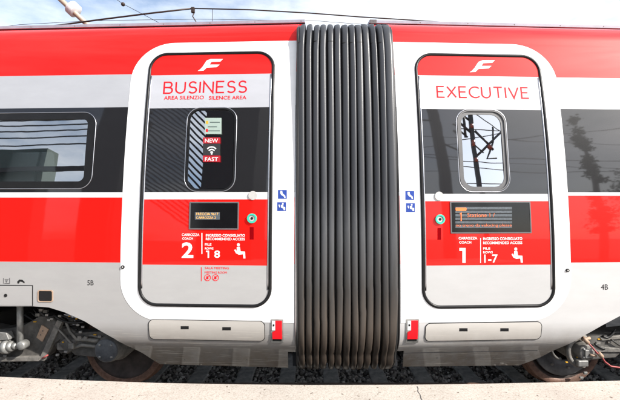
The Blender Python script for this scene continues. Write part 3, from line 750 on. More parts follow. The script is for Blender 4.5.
def build_bogie(root, car, Lf):
    """built in the car's own frame: x along the car, y depth from the side, z above rail"""
    def Q(px, py, dep):
        """photo point at depth dep behind the car side plane -> local x, z"""
        d = (px - 310) / FPX; e = (200 - py) / FPX
        ca, sa = math.cos(car.a), math.sin(car.a)
        y = (dep - car.h[0] * sa + car.h[1] * ca) / (ca - d * sa)
        return ((d * y - car.h[0]) * ca + (y - car.h[1]) * sa, EYE + e * y)
    wy = .60; rw = .455
    wx, wz = Q(124, 348, wy) if Lf else Q(563, 345, wy)
    wz = rw
    bg = root
    def wheelset(x, near_detail=True):
        for yy, s in ((wy, 1), (WID - wy, -1)):
            pr = [(0, .135), (.10, .13), (.12, .10), (.20, .085), (.30, .07), (.365, .05), (.385, .012), (.40, .0), (rw - .008, .0), (rw, .008), (rw + .0, .09), (rw + .004, .10), (rw + .028, .108), (rw + .028, .132), (rw + .0, .135), (.38, .135), (.36, .11), (.1, .12), (0, .135)]
            w = obj('wheel', lathe_y(x, wz, [(r, yy + s * d) for r, d in pr[:7] + pr[15:]], 64), M['disc'], bg)
            obj('rim', lathe_y(x, wz, [(r, yy + s * d) for r, d in pr[6:16]], 96), M['rust'], w)
            if not Lf and s == 1:
                obj('brake_disc', lathe_y(x, wz, [(.16, yy - .0), (.17, yy - .018), (.335, yy - .018), (.345, yy - .0), (.34, yy + .05)], 64), M['disc2'], w)
                bb = [lathe_y(x + .25 * math.cos(R(a)), wz + .25 * math.sin(R(a)), [(0, yy - .032), (.014, yy - .032), (.016, yy - .015)], 8) for a in range(10, 370, 45)]
                [obj('brake_bolt', q_, M['grime2'], w) for q_ in bb]
        obj('axle', lathe_y(x, wz, [(.09, wy + .1), (.09, WID - wy - .1)], 24), M['grime'], bg)
    s = -1 if Lf else 1
    wheelset(wx); wheelset(wx + s * 2.7)
    # axle box, near side
    ax, az = Q(106.5, 350.5, .26) if Lf else Q(585, 352, .28)
    if Lf: ax += 0; 
    rb_ = .122 if Lf else .085
    for k, xx in enumerate((ax, wx + s * 2.7)):
        zc_ = az if k == 0 else wz
        ab = obj('axle_box', lathe_y(xx, zc_, [(rb_ + .05, .62), (rb_ + .055, .45), (rb_ + .03, .40), (rb_ + .015, .30), (rb_, .26)], 32), M['grime2'], bg)
        obj('cover', lathe_y(xx, zc_, [(0, .245), (rb_ - .012, .245), (rb_, .255), (rb_, .275)], 32), M['cover'] if Lf else M['grime2'], ab)
        bl = [lathe_y(xx + rb_ * .72 * math.cos(R(a)), zc_ + rb_ * .72 * math.sin(R(a)), [(0, .232), (.011, .232), (.012, .246)], 8) for a in (45, 135, 225, 315)]
        [obj('cover_bolt', q_, M['alu'], ab) for q_ in bl]
        # horn guide behind: chunky casting that joins box and frame
        obj('axle_guide', [prism_y([(xx - .02, zc_ + .17), (xx + s * .42, zc_ + .14), (xx + s * .50, zc_ - .02), (xx + s * .40, zc_ - .10), (xx + s * .1, zc_ - .12), (xx - s * .03, zc_ - .05)], .36, .50, .01)], M['grime'], bg)
    if Lf:
        q = lambda a, b, d: Q(a, b, d)
        def PR(pts, y0, y1, bev=.01): return prism_y([q(a, b, y0) for a, b in pts], y0, y1, bev)
        def TB(pts, rad, n=10): return tube_path([(q(a, b, d)[0], d, q(a, b, d)[1]) for a, b, d in pts], rad, n)
        obj('frame', [PR([(-200, 322), (-40, 322), (0, 330), (22, 326), (40, 316), (52, 318), (60, 326), (62, 338), (52, 346), (44, 359), (38, 361), (-200, 363)], .34, .52, .018),
                      PR([(56, 330), (70, 328), (80, 336), (78, 350), (60, 354), (54, 346)], .38, .50, .012)], M['grime'], bg)
        obj('frame_flange', [PR([(57, 320), (62, 322), (44, 361), (38, 361)], .31, .36, .004), PR([(-200, 359), (40, 357), (39, 361.5), (-200, 363.5)], .30, .38, .004)], M['grime2'], bg)
        obj('torsion_bar', [TB([(20, 300, .24), (20.3, 345, .24)], .030, 14), TB([(21, 296, .24), (21, 306, .24)], .04, 14)], M['alu'], bg)
        jt = obj('ball_joint', [lathe_y(*q(20.5, 346, .2), [(0, .19), (.035, .19), (.045, .20), (.048, .27), (.02, .29)], 20)], M['alu'], bg)
        obj('yaw_damper', [TB([(-90, 345, .24), (4, 347, .24)], .062, 16)], M['grime2'], bg)
        obj('damper_end', [TB([(4, 347, .24), (9, 346.5, .24)], .070, 16), TB([(9, 346.5, .24), (13, 346, .24)], .052, 16), TB([(13, 346, .24), (17, 346, .24)], .035, 12)], M['alu'], bg)
        obj('anchor_bracket', [PR([(-20, 330), (6, 333), (9, 340), (-20, 342)], .22, .30, .006)], M['alu'], bg)
        pl = obj('maker_plate', [PR([(41.5, 325), (48.5, 329.5), (42.2, 342), (36.3, 337.5)], .325, .338, .001)], M['tan'], bg)
        obj('plate_bolt', [lathe_y(*q(a, b, .32), [(0, .318), (.006, .318), (.007, .33)], 6) for a, b in ((42.5, 331), (40.5, 335))], M['grime'], pl)
        for q_ in [TB([(70, 342, .36), (80, 339, .34), (99, 341, .32)], .022, 10), TB([(70, 349, .36), (82, 345, .34), (98, 347, .32)], .018, 10), TB([(66, 338, .4), (92, 335.5, .36), (102, 338, .34)], .012, 8)]: obj('control_arm', q_, M['grime2'], bg)
        obj('brake_cylinder', [TB([(52, 322, .40), (70, 343, .40)], .055, 16), TB([(66, 339, .38), (74, 349, .38)], .075, 16)], M['grime'], bg)
        obj('pipe', [TB([(54, 325, .32), (62, 333, .31), (70, 342, .31), (74, 346, .33)], .010), TB([(58, 316, .4), (66, 322, .36), (70, 332, .34), (77, 340, .33)], .014)], M['grime2'], bg)
        obj('joint_block', [box(q(73, 345, .34)[0] - .03, q(73, 345, .34)[0] + .03, .30, .38, q(73, 345, .34)[1] - .03, q(73, 345, .34)[1] + .03, .008), box(q(62, 346, .36)[0] - .05, q(62, 346, .36)[0] + .05, .35, .4, q(62, 347, .36)[1] - .03, q(62, 346, .36)[1] + .03, .006)], M['grime2'], bg)
        cb = []
        random.seed(21)
        for k in range(16):
            x0 = random.uniform(20, 95); y0 = 306 + max(0, (x0 - 45)) * .42 + random.uniform(2, 10); x1 = x0 + random.uniform(8, 30); y1 = y0 + random.uniform(2, 16)
            d0_ = random.uniform(.32, .7)
            mid = ((x0 + x1) / 2 + random.uniform(-6, 6), (y0 + y1) / 2 + random.uniform(2, 9))
            pts_ = [(x0 * (1 - t)**2 + 2 * mid[0] * t * (1 - t) + x1 * t * t, y0 * (1 - t)**2 + 2 * mid[1] * t * (1 - t) + y1 * t * t, d0_) for t in [i / 8 for i in range(9)]]
            cb.append(TB(pts_, random.uniform(.005, .013), 6))
        [obj('cable', q_, M['cable'], bg) for q_ in cb]
        fit = []
        for k in range(26):
            x0 = random.uniform(34, 100); y0 = 309 + max(0, (x0 - 45)) * .45 + random.uniform(0, 14); d0_ = random.uniform(.3, .55); a_, b_ = q(x0, y0, d0_)
            w_ = random.uniform(.01, .03); fit.append(box(a_ - w_, a_ + w_, d0_, d0_ + .03, b_ - w_ * .7, b_ + w_ * .7, .003))
        [obj('fitting', q_, M['grime2'], bg) for q_ in fit]
        fit = []
        for a, b in ((47, 315), (49, 320), (52, 319), (60, 316), (78, 325), (83, 327), (80.5, 332), (100, 336.5), (57.5, 355), (66, 352), (5, 356), (28, 342)):
            a_, b_ = q(a, b, .30); fit.append(box(a_ - .016, a_ + .016, .29, .31, b_ - .01, b_ + .012, .003))
        [obj('pale_fitting', q_, M['alu'], bg) for q_ in fit]
        fit = []
        for a, b, w_ in ((35.5, 321.5, 1.8), (70, 316, 1.2), (77, 318.5, 1.2), (95.5, 334.5, 1.8), (63.5, 342, 1)):
            a_, b_ = q(a, b, .30); fit.append(box(a_ - .008 * w_, a_ + .008 * w_, .285, .30, b_ - .006, b_ + .006, .002))
        [obj('yellow_tag', q_, M['yellow'], bg) for q_ in fit]
        obj('red_strap', [TB([(42, 358.5, .28), (48, 355, .28)], .008, 6)], M['redc'], bg)
        # coil spring and second half of the frame further along
        obj('air_spring', [lathe_y_to_z(q(-60, 320, .5)[0], .62, [(0, 1.0), (.22, 1.0), (.26, .95), (.26, .88), (.22, .84), (.24, .78), (0, .76)])], M['cable'], bg)
        obj('traction_beam', [box(q(0, 330, .9)[0] - .25, q(0, 330, .9)[0] + .25, .55, WID - .55, .45, .8, .02)], M['dark'], bg)
        obj('motor', [lathe_y(wx - .55, .55, [(0, .95), (.24, .95), (.26, 1.0), (.26, 1.9), (.24, 1.95), (0, 1.95)], 32)], M['dark'], bg)
        obj('frame', [box(wx - 2.9, wx + .2, WID - .52, WID - .34, .5, .7, .02)], M['grime'], bg)
    else:
        q = lambda a, b, d: Q(a, b, d)
        def PR(pts, y0, y1, bev=.01): return prism_y([q(a, b, y0) for a, b in pts], y0, y1, bev)
        def TB(pts, rad, n=10): return tube_path([(q(a, b, d)[0], d, q(a, b, d)[1]) for a, b, d in pts], rad, n)
        obj('frame', [PR([(592, 334), (640, 330), (760, 334), (760, 362), (660, 362), (636, 352), (600, 350), (590, 344)], .42, .60, .015)], M['grime'], bg)
        obj('torque_arm', [PR([(590, 346), (612, 348), (660, 348), (660, 352), (612, 352.5), (590, 352)], .34, .40, .006), PR([(600, 338), (632, 334), (632, 338), (602, 341)], .34, .40, .006)], M['grime2'], bg)
        a_, b_ = q(587, 353, .26)
        obj('sensor_housing', [box(a_ - .045, a_ + .045, .225, .25, b_ - .045, b_ + .045, .008), box(q(582, 363, .26)[0] - .06, q(582, 363, .26)[0] + .05, .23, .34, q(582, 363, .26)[1] - .03, q(582, 363, .26)[1] + .035, .01)], M['alu'], bg)
        obj('caliper_ring', [tube_path([(ax + s * 0 - .02 + .15 * math.cos(R(t)), .30, az + .15 * math.sin(R(t))) for t in range(75, 290, 12)], .026, 10)], M['grime2'], bg)
        obj('caliper_pipe', [tube_path([(ax - .23 + .10 * math.cos(R(t)), .34, az + .05 + .14 * math.sin(R(t))) for t in range(95, 280, 15)], .016, 8)], M['grime'], bg)
        obj('sleeved_cable', [TB([(586, 341, .24), (591, 346, .22), (597, 353, .20), (601, 356, .20), (605, 362, .20), (611, 366.5, .2), (622, 368, .2), (650, 366, .22)], .009, 8)], M['redc'], bg)
        for q_ in [TB([(583, 338, .22), (588, 343, .22)], .022, 10), TB([(598.5, 353, .20), (602, 357, .20)], .022, 10), TB([(590, 355, .22), (596, 356, .22)], .014, 8), TB([(582, 340, .22), (590, 338, .22)], .014, 8)]: obj('cable_connector', q_, M['tan'], bg)
        cb = []
        random.seed(5)
        for k in range(14):
            x0 = random.uniform(586, 640); y0 = 318 + (640 - x0) * .35 + random.uniform(2, 12); x1 = x0 + random.uniform(6, 34); y1 = y0 + random.uniform(-6, 12); d0_ = random.uniform(.3, .6)
            mid = ((x0 + x1) / 2, (y0 + y1) / 2 + random.uniform(2, 9))
            cb.append(TB([(x0 * (1 - t)**2 + 2 * mid[0] * t * (1 - t) + x1 * t * t, y0 * (1 - t)**2 + 2 * mid[1] * t * (1 - t) + y1 * t * t, d0_) for t in [i / 8 for i in range(9)]], random.uniform(.006, .014), 6))
        [obj('cable', q_, M['cable'], bg) for q_ in cb]
        fit = []
        for k in range(22):
            x0 = random.uniform(572, 630); y0 = 330 + (620 - x0) * .3 + random.uniform(0, 16); d0_ = random.uniform(.34, .55); c_, e_ = q(x0, y0, d0_)
            w_ = random.uniform(.008, .024); fit.append(box(c_ - w_, c_ + w_, d0_, d0_ + .03, e_ - w_ * .7, e_ + w_ * .7, .003))
        [obj('fitting', q_, M['grime2'], bg) for q_ in fit]
        fit = []
        for a, b in ((598, 339), (577, 357), (566, 362), (590, 358), (568, 351)):
            c_, e_ = q(a, b, .30); fit.append(box(c_ - .012, c_ + .012, .285, .30, e_ - .006, e_ + .006, .002))
        [obj('yellow_tag', q_, M['yellow'], bg) for q_ in fit]
        obj('pale_tag', [box(q(586, 373.5, .5)[0] - .02, q(586, 373.5, .5)[0] + .02, .5, .52, q(586, 373.5, .5)[1] - .015, q(586, 373.5, .5)[1] + .015, .004), box(q(582, 378, .5)[0] - .02, q(582, 378, .5)[0] + .02, .5, .52, q(582, 378, .5)[1] - .01, q(582, 378, .5)[1] + .01, .003)], M['alu'], bg)
        obj('motor', [lathe_y(wx + .55, .55, [(0, .95), (.24, .95), (.26, 1.0), (.26, 1.9), (.24, 1.95), (0, 1.95)], 32)], M['dark'], bg)
        obj('frame', [box(wx - .2, wx + 2.9, WID - .52, WID - .34, .5, .7, .02)], M['grime'], bg)
def lathe_y_to_z(cx, cy, prof, seg=32):
    bm = lathe_y(0, 0, prof, seg)
    for v in bm.verts: x, y, z = v.co; v.co = (cx + x, cy + z, y)
    return bm

left = build_car('L')
right = build_car('R')

# ------------------------------------------------------------------ BELLOWS
bx0, bx1 = HL[0] + .012, HR[0] - .02
bel = empty('gangway_bellows', ((bx0 + bx1) / 2, 3.80, 0), 0, label='dark grey ribbed rubber bellows joining the two carriages', cat='bellows')
cxb = (bx0 + bx1) / 2
def bellow_prof():
    """path of the outer skin: from the bottom up the near side, over the roof and down the far side"""
    pts = []
    z = .47
    pts += [(.20, .44)]
    while z < 3.70: pts.append((ins(max(z, .6)) * .8 + .02 + (.05 if z < .5 else 0), z)); z += .05
    pts += [(.262, 3.745), (.285, 3.80), (.33, 3.85), (.41, 3.885), (.55, 3.91), (.75, 3.925), (1.1, 3.93), (1.46, 3.935)]
    return pts
BP = bellow_prof()
NF = 13
PLEAT = [(1, 0), (.99, .42), (.93, .72), (.80, .89), (.60, .98), (.38, 1.0), (.0, .99), (-.40, .94), (-.62, .88), (-.80, .76), (-.92, .58), (-.99, .32), (-1, 0)]
wd = (bx1 - bx0) / NF
random.seed(11)
for k in range(NF):
    u0 = bx0 + wd * (k + .5)
    rad = wd * random.uniform(.415, .475)
    if k == NF - 1: rad = wd * .62
    ph = random.uniform(0, 6.28); lean = (NF / 2 - .5 - k) / NF
    half = BP; full = half + [(WID - y, z) for y, z in half[::-1][1:]]
    bm = bmesh.new(); rings = []; n = len(full)
    tilt = random.uniform(-.10, .10)
    kz = random.uniform(.95, 1.4); ka = random.uniform(.006, .013)
    for i, (y, z) in enumerate(full):
        a = full[max(i - 1, 0)]; c = full[min(i + 1, n - 1)]; t = Vector((0, c[0] - a[0], c[1] - a[1])).normalized()
        nrm = Vector((0, -t.z, t.y))            # outward
        near = i < len(half)
        w = 1.0; du = 0
        du += .003 * math.sin(z * 2.1 + ph)
        if z < kz:
            s_ = (kz - z) / kz; du += ka * .45 * math.sin(s_ * 5 + ph * .4) + s_ * s_ * .08 * lean
            w = 1 + .04 * math.sin(z * 8 + ph)
        if z > 3.6: du += (z - 3.6) * lean * .12
        depth = .058 * (1 + .05 * math.sin(z * 3 + ph))
        ring = []
        for j in range(13):
            a_, h_ = PLEAT[j]
            p = Vector((u0 - cxb + du + a_ * rad * w, y, z)) + nrm * ((h_ + (tilt * a_ if 0 < j < 12 else 0)) * depth - .012)
            ring.append(bm.verts.new(p))
        rings.append(ring)
    for A, B in zip(rings, rings[1:]):
        for j in range(12): bm.faces.new((A[j], B[j], B[j + 1], A[j + 1])).smooth = True
    bm.faces.new(rings[0]); bm.faces.new(rings[-1][::-1])
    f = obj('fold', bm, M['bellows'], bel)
    # seam where the roof piece is joined on
    i = min(range(len(half)), key=lambda i: abs(half[i][1] - 3.67)); y, z = half[i]
    z += random.uniform(-.012, .012)
    obj('seam', tube_path([Vector((u0 - cxb + math.cos(math.pi * j / 8) * rad * .99 + .003 * math.sin(z * 2.1 + ph) + (z - 3.6) * lean * .12, y - max(math.sin(math.pi * j / 8), 0) ** .3 * .056 + .012, z)) for j in range(0, 9)], .0035, 5), M['cable'], f)
# inner liner (dark) and end hoops
bm = bmesh.new(); full = [(y + .03, z) for y, z in BP] + [(WID - y - .03, z) for y, z in BP[::-1][1:]]
A = [bm.verts.new((bx0 - cxb, y, z)) for y, z in full]; B = [bm.verts.new((bx1 - cxb, y, z)) for y, z in full]
for i in range(len(A) - 1): bm.faces.new((A[i], A[i + 1], B[i + 1], B[i]))
bm.faces.new((A[0], B[0], B[-1], A[-1]))
obj('liner', bm, M['dark'], bel)
for xx in (bx0 - cxb + .004, bx1 - cxb - .004):
    obj('end_hoop', tube_path([(xx, y - .016, z) for y, z in [(.17, .46)] + BP[1:] + [(WID - y, z) for y, z in BP[::-1][1:]]], .017, 8), M['cable'], bel)
# coupling housings seen below the car ends
for xx, s in ((bx0 - cxb, -1), (bx1 - cxb, 1)):
    obj('coupling_flap', box(min(xx - s * .0, xx + s * .05), max(xx, xx + s * .05), .2, .9, .42, .62, .006), M['cladd'], bel)

# ------------------------------------------------------------------ TRACK
bmg = bmesh.new(); S = 900
vs = [bmg.verts.new(p) for p in ((-S, -S, -.34), (S, -S, -.34), (S, S, -.34), (-S, S, -.34))]; bmg.faces.new(vs)
tag(obj('ground', bmg, M['ground']), kind='structure')
TC = 3.80 + WID / 2 + .06
tag(obj('ballast_bed', box(-40, 40, 3.45, 9.5, -.33, -.215), M['ground']), kind='structure')
# rails
def rail(y, lab):
    s = [(-.07, -.17), (.07, -.17), (.07, -.158), (.012, -.135), (.009, -.05), (.034, -.035), (.036, -.008), (.028, 0), (-.028, 0), (-.036, -.008), (-.034, -.035), (-.009, -.05), (-.012, -.135), (-.07, -.158)]; s = [(a, b - .014) for a, b in s]
    bm = bmesh.new(); A = [bm.verts.new((-40, y + a, b)) for a, b in s]; B = [bm.verts.new((40, y + a, b)) for a, b in s]; n = len(s)
    for i in range(n): bm.faces.new((A[i], B[i], B[(i + 1) % n], A[(i + 1) % n]))
    bm.faces.new(A); bm.faces.new(B[::-1]); return tag(obj('rail', bm, M['rust']), lab, 'rail', 'rails under the train')
rail(TC - .7535, 'rusty steel rail nearest the platform edge under the carriages')
rail(TC + .7535, 'rusty steel rail on the far side under the carriages')
# sleepers: individuals
def sleeper_mesh():
    bm = box(-.10, .10, -1.2, 1.2, -.33, -.165, .012)
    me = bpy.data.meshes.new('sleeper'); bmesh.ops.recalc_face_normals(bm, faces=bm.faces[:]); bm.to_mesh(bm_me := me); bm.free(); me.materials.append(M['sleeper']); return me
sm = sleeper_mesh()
sx = [190 - 50 * k for k in range(6, 0, -1)] + [190.5, 240.5, 286, 332.5, 383, 431, 481, 531, 581, 631, 681, 731]
places = ['far to the left beyond the carriage wheel', 'left beyond the left wheel', 'below the left bogie', 'beside the rod of the left bogie', 'left of the left carriage wheel', 'behind the left carriage wheel',
          'just right of the left wheel', 'under the middle of the left apron', 'under the left end of the bellows', 'under the middle of the bellows', 'under the right end of the bellows', 'under the left end of the right apron',
          'under the middle of the right apron', 'just left of the right wheel', 'behind the right carriage wheel', 'right of the right carriage wheel', 'right of the picture below the right bogie', 'far to the right below the right bogie']
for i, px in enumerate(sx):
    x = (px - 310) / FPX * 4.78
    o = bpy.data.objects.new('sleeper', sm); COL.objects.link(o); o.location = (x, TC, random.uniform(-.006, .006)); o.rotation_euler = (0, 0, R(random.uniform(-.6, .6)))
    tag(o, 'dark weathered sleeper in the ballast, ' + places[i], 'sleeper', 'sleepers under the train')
# ballast stones
random.seed(3)
tmpl = []
for k in range(7):
    b_ = bmesh.new(); bmesh.ops.create_icosphere(b_, subdivisions=1, radius=1)
    for v in b_.verts: v.co *= random.uniform(.72, 1.15); 
    vv = [v.co.copy() for v in b_.verts]; ff = [[v.index for v in f.verts] for f in b_.faces]; b_.free(); tmpl.append((vv, ff))
V, Fc = [], []
sleepx = [(px - 310) / FPX * 4.78 for px in sx]
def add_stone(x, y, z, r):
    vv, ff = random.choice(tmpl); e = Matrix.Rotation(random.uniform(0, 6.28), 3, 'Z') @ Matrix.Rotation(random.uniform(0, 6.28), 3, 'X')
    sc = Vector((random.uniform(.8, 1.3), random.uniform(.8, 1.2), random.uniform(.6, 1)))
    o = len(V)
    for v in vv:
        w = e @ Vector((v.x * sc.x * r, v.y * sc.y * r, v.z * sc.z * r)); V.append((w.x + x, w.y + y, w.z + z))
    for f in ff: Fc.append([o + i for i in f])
cnt = 0
while cnt < 17000:
    x = random.uniform(-5.2, 5.2); y = random.triangular(4.3, 8.6, 4.9)
    ds = min(abs(x - q) for q in sleepx)
    if ds < .095 and TC - 1.2 < y < TC + 1.2 and random.random() > .03: continue
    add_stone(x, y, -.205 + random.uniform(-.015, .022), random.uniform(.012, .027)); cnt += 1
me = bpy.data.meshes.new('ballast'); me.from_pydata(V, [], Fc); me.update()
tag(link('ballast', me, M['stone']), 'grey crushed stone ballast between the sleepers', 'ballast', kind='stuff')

# ------------------------------------------------------------------ PLATFORM
PZ = .55; H = EYE - PZ
edge = []
for px, py in ((-500, 360), (-300, 365), (-150, 371.5), (0, 377.8), (80, 381.3), (160, 384.0), (240, 385.4), (310, 386.0), (400, 385.8), (460, 385.2), (540, 383.6), (620, 381.6), (770, 376), (920, 370), (1120, 362)):
    d = FPX * H / (py - .9 - 200); edge.append(((px - 310) / FPX * d, d))
joints = [-3.4, -1.5, None, .0, 2.0]
def plat():
    bm = bmesh.new(); top = [bm.verts.new((x, y, PZ)) for x, y in edge]; bot = [bm.verts.new((x, y, -.33)) for x, y in edge]
    back = [bm.verts.new((x, -7.5, PZ)) for x, y in edge]
    for i in range(len(edge) - 1):
        bm.faces.new((top[i], top[i + 1], bot[i + 1], bot[i])); bm.faces.new((back[i], back[i + 1], top[i + 1], top[i]))
    es = [e for e in bm.edges if all(v in top for v in e.verts)]
    bmesh.ops.bevel(bm, geom=es, offset=.008, segments=2, affect='EDGES', profile=.5)
    return bm
tag(obj('platform', plat(), M['concrete']), kind='structure')
# long end pieces of the platform to the sides
# expansion joint / crack across the slab
cr = [(417, 386.2), (418.2, 389), (417.8, 391.5), (420.3, 395), (420.8, 398), (424, 404), (424.5, 412), (430, 430), (431, 470)]
def g(px, py): d = FPX * H / (py - 200); return ((px - 310) / FPX * d, d)
bm = bmesh.new(); prev = None
for i, c in enumerate(cr):
    x, y = g(*c); w = .0035 * random.uniform(.7, 1.3)
    if i == 0: y -= .008
    a, b_ = bm.verts.new((x - w, y, PZ + .002)), bm.verts.new((x + w, y, PZ + .002))
    if prev: bm.faces.new((prev[0], prev[1], b_, a))
    prev = (a, b_)
tag(obj('platform_crack', bm, M['grime']), kind='structure')

# ------------------------------------------------------------------ OVERHEAD LINE beyond the train
def W(px, py, y): return Vector(((px - 310) / FPX * y, y, EYE + (200 - py) / FPX * y))
mast = empty('catenary_mast', (-9.2, 11.5, 0), 0, label='catenary mast beyond the left carriage whose sloping arm and white insulator show above the roof', cat='catenary mast')
ml = Vector((-9.2, 11.5, 0))
obj('post', [box(-.13, .13, -.13, .13, -.33, 9.2, .01)], M['mast'], mast)
a, b_ = W(58, -3, 9.0), W(90, 27, 9.0); d = (b_ - a)
pA, pB = a - d * 2.1, a + d * 1.9
obj('arm_tube', tube_path([pA - ml, pB - ml], .055, 14), M['galv'], mast)
obj('stay_tube', tube_path([pA - ml, Vector((0, 0, pA.z))], .035, 10), M['galv'], mast)
obj('arm_bracket', tube_path([Vector((0, -.1, pA.z + .02)), Vector((0, -.1, 8.9))], .05, 8), M['galv'], mast)
ic = W(73.5, 9.3, 9.0) - ml; dn = d.normalized()
rings = []
for k in range(4):
    c = ic + dn * (k - 1.5) * .045
    b2 = lathe_y(0, 0, [(0, -.02), (.13, -.018), (.158, 0), (.13, .018), (0, .02)], 24)
    rot = Vector((0, 1, 0)).rotation_difference(dn).to_matrix()
    for v in b2.verts: v.co = rot @ v.co + c
    rings.append(b2)
obj('insulator', rings, M['insul'], mast)
mw = lambda pts, y: [W(px, py, y) for px, py in pts]
def wire(name, pts3, rad, lab, grp='overhead wires above the train'):
    r_ = empty(name, pts3[0], 0, label=lab, cat='wire', group=grp); 
    obj('strand', tube_path([p - pts3[0] for p in pts3], rad, 6), M['wire'], r_); return r_
w1 = wire('contact_wire', mw([(-220, 66), (-60, 38), (60, 25), (100, 19.5), (150, 13.2), (193, 8.3)], 8), .018, 'overhead wire rising from the left roof edge to its highest clip')
w2 = wire('contact_wire', mw([(193, 8.3), (250, 9.6), (310, 13), (360, 16.8), (420, 20.5), (455, 23), (600, 36), (760, 52)], 8), .013, 'overhead wire falling from its highest clip to the right roof edge')
base = W(193, 8.3, 8)
obj('dropper', [tube_path([p - base for p in mw([(193, 8), (194, 13), (192.6, 16), (196, 21.5), (196, 40)], 8)], .012, 5)], M['wire'], w2)
obj('dropper', [tube_path([p - base for p in mw([(212.5, 9), (212.3, 22), (212.3, 40)], 8)], .006, 5)], M['wire'], w2)
obj('clip', [box(-.035, .035, -.03, .03, -.09, .02, .01)], M['wire'], w2)
w3 = wire('support_wire', mw([(95, -16), (122, 3.2), (154, 20), (210, 50)], 10), .006, 'thin slanting wire with a small clamp above the left carriage roof')
b2 = bmesh.new(); bmesh.ops.create_icosphere(b2, subdivisions=2, radius=.05, matrix=Matrix.Translation(W(123, 4.2, 10) - W(95, -16, 10)))
obj('clamp', b2, M['wire'], w3)
w4 = wire('return_wire', mw([(-200, 52), (20, 24.5), (95, 20.5), (200, 19), (320, 21), (700, 50)], 13), .008, 'thin far wire just above the left carriage roof')

# ------------------------------------------------------------------ THE PLACE BEHIND THE CAMERA (seen in the reflections; dark towers added)
m1 = empty('catenary_mast', (8.35, -8, 0), 0, label='dark catenary mast mirrored in the window of the EXECUTIVE door', cat='catenary mast')
obj('post', [box(-.085, .085, -.05, .05, -.33, 12)], M['mast'], m1)
def mp_(px, py): return ((px - 475) * .0455, 0, 7.41 - (py - 150) * .0462)
for pl_, r_ in (([(478, 130), (494, 149)], .05), ([(476, 156), (492, 142), (508, 128)], .05), ([(496, 126), (495, 141), (491, 149), (486.5, 158), (496, 157)], .045), ([(468, 108), (468, 137)], .06),
                ([(474, 120), (459, 108)], .05), ([(474, 132), (458, 118)], .05), ([(470, 137), (459, 127)], .04), ([(475, 143), (484, 152)], .03), ([(479, 112), (506, 132)], .02)):
    obj('arm_tube', tube_path([mp_(*q_) for q_ in pl_], r_, 8), M['mast'], m1)
for q0_, q1_ in (((489, 145), (492, 148)), ((475, 124), (475, 128)), ((475, 140), (475, 146)), ((475, 158), (475, 162))):
    obj('insulator', tube_path([mp_(*q0_), mp_(*q1_)], .09, 10), M['insulbr'], m1)
for z, sl in ((8.5, .3), (6.95, .1), (6.7, .5), (5.95, 0), (8.0, -1.4)):
    wi = empty('line_wire', (8.1, -8.2, z), 0, label='dark wire slung past the mast mirrored in the EXECUTIVE door window', cat='wire', group='wires mirrored in the EXECUTIVE door window')
    obj('strand', tube_path([(-9, 0, sl * 1.2), (9, 0, -sl * 1.2)], .02, 5), M['wire'], wi)
m2 = empty('catenary_mast', (6.8, -8, 0), 0, label='dark catenary mast mirrored in the black paint left of the EXECUTIVE door window', cat='catenary mast')
obj('post', [box(-.2, .2, -.15, .15, -.33, 11.5)], M['mast'], m2)
obj('arm_tube', [tube_path([(0, 0, 8), (.9, 0, 7.2)], .06, 8), tube_path([(0, 0, 9.5), (-1.1, 0, 9.5)], .06, 8)], M['mast'], m2)

def tree(x, y, h, lab, seed, n=1500, spread=1.0, leaf=.13):
    random.seed(seed)
    t = empty('tree', (x, y, -.3), 0, label=lab, cat='tree')
    brs = [tube_path([(0, 0, 0), (.1 * spread, .05, h * .3), (0, 0, h * .6), (.1 * spread, 0, h * .92)], [.18, .15, .10, .03], 10)]
    tips = []
    for k in range(26):
        z = h * random.uniform(.2, .88); an = random.uniform(0, 6.28); L = h * random.uniform(.10, .22) * (1.2 - z / h) * spread
        e = Vector((math.cos(an) * L * 1.2, math.sin(an) * L * 1.2, z + L * .8)); brs.append(tube_path([(0, 0, z), e * .5 + Vector((0, 0, z * .5)), e], [.06, .04, .015], 6)); tips.append(e)
    tips.append(Vector((0, 0, h * .95)))
    obj('trunk', brs, M['bark'], t)
    vs_, fs_ = [], []
    for k in range(n):
        c = random.choice(tips) + Vector([random.gauss(0, h * .05 * min(1, spread + .1)) for _ in range(3)])
        a_ = Vector([random.uniform(-1, 1) for _ in range(3)]).normalized() * leaf; b_ = a_.cross(Vector([random.uniform(-1, 1) for _ in range(3)])).normalized() * leaf * .6
        o = len(vs_); vs_ += [tuple(c - a_), tuple(c + b_), tuple(c + a_), tuple(c - b_)]; fs_.append((o, o + 1, o + 2, o + 3))
    me = bpy.data.meshes.new('crown'); me.from_pydata(vs_, [], fs_); link('crown', me, M['leaf'], t)
tree(13.5, -8, 10.6, 'slender dark tree mirrored in the black band right of the EXECUTIVE door', 4, 2600, .12, .10)
tree(24, -17, 9, 'low bushy tree mirrored low in the black band at the right edge', 9, 2400)

# louvred screen mirrored by the BUSINESS door, dark tower added to block sky
st = empty('louvred_screen', (-5.9, -8, 0), 0, label='tall open screen of dark diagonal slats mirrored in the BUSINESS door window', cat='screen')
for k in range(30):
    z = 2.4 + k * .29
    obj('slat', prism_y([(-2.9, z + 2.9), (-2.9, z + 2.79), (.50, z - .61), (.50, z - .50)], -.02, .05), M['cladd'], st)
obj('frame', [box(-3.0, -2.9, -.05, .08, -.33, 12), box(.50, .58, -.05, .08, -.33, 12)], M['mast'], st)
tw = empty('sky_blocking_tower', (-4.1, -8, 0), 0, label='added dark sky-blocking tower mirrored in the right half of the BUSINESS door window', cat='tower')
obj('wall', [box(-1.20, .9, -1.2, 1.2, -.33, 11.5)], M['cladd'], tw)
obj('roof', [box(-1.22, 1.0, -1.3, 1.3, 11.5, 11.7)], M['mast'], tw)
bd = empty('station_building', (-14.3, -9.5, 0), 0, label='green shuttered station building under a ribbed canopy mirrored in the saloon window', cat='station building')
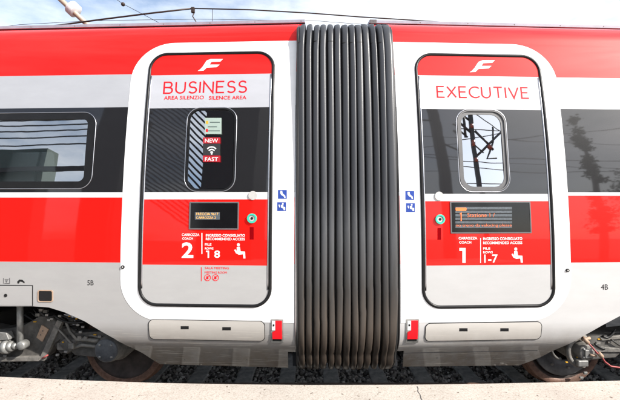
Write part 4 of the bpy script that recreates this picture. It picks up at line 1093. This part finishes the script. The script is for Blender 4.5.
obj('wall', [box(-12, .0, -.8, 0, -.33, 8.3)], M['greenp'], bd)
t2 = empty('sky_blocking_tower', (-10.2, -8.3, 0), 0, label='added dark sky-blocking tower mirrored in the black band between saloon window and BUSINESS door', cat='tower')  # second tower, added so the black band mirrors less sky
obj('wall', [box(-.35, .95, -.8, .8, -.33, 10.8)], M['cladd'], t2)
obj('roof', [box(-.42, 1.05, -.9, .9, 10.8, 11.0)], M['mast'], t2)
obj('shutter', [box(-11.5, -.25, .0, .12, 5.0, 8.1)], M['greenp'], bd)
for k, z in enumerate((8.45, 8.85, 9.2, 9.5, 9.78, 10.1)):
    obj('canopy_beam', [box(-12, 5.2, 0, .03, z, z + .06)], M['mast'], bd)
obj('canopy_edge', [box(-12, 5.2, .4, .5, 6.95, 7.18)], M['mast'], bd)
for xx in (-6, 5.1): obj('canopy_post', [box(xx - .07, xx + .07, .1, .3, -.33, 10.2)], M['mast'], bd)

# ------------------------------------------------------------------ LIGHT
SUN_EL, SUN_AZ = 35, 59      # azimuth: degrees to the right of straight behind the camera
sd = Vector((math.sin(R(SUN_AZ)) * math.cos(R(SUN_EL)), -math.cos(R(SUN_AZ)) * math.cos(R(SUN_EL)), math.sin(R(SUN_EL))))
ld = bpy.data.lights.new('sun', 'SUN'); ld.energy = 5.0; ld.angle = R(.5); ld.color = (1, .95, .88)
lo = bpy.data.objects.new('sun', ld); COL.objects.link(lo); lo.rotation_euler = sd.to_track_quat('Z', 'Y').to_euler(); lo.location = (0, -5, 12)
w = bpy.data.worlds.new('World'); scene.world = w; w.use_nodes = True; nt = w.node_tree
bg = nt.nodes['Background']; sky = nt.nodes.new('ShaderNodeTexSky'); sky.sky_type = 'NISHITA'; sky.sun_disc = False
sky.sun_elevation = R(SUN_EL); sky.sun_rotation = R(180 - SUN_AZ); sky.air_density = 1; sky.dust_density = 1.5
tc = nt.nodes.new('ShaderNodeTexCoord'); mp = nt.nodes.new('ShaderNodeMapping'); mp.inputs['Scale'].default_value = (1, 1, 2.6); mp.inputs['Location'].default_value = (.3, .1, .2)
n = nt.nodes.new('ShaderNodeTexNoise'); n.inputs['Scale'].default_value = 2.6; n.inputs['Detail'].default_value = 9; n.inputs['Roughness'].default_value = .58
nt.links.new(tc.outputs['Generated'], mp.inputs['Vector']); nt.links.new(mp.outputs['Vector'], n.inputs['Vector'])
cr_ = ramp(nt, n.outputs['Fac'], [(.36, (.10, .10, .10)), (.63, (.95, .95, .95))])
mx = nt.nodes.new('ShaderNodeMix'); mx.data_type = 'RGBA'; mx.inputs['B'].default_value = (6.6, 6.9, 7.3, 1)
nt.links.new(cr_.outputs['Color'], mx.inputs['Factor']); nt.links.new(sky.outputs['Color'], mx.inputs['A'])
nt.links.new(mx.outputs['Result'], bg.inputs['Color']); bg.inputs['Strength'].default_value = .14

scene.view_settings.view_transform = 'Standard'; scene.view_settings.look = 'None'
scene.view_settings.gamma = 1; scene.view_settings.use_curve_mapping = False
scene.view_settings.exposure = .64
scene.render.engine = 'CYCLES'
scene.cycles.max_bounces = 8; scene.cycles.transparent_max_bounces = 12
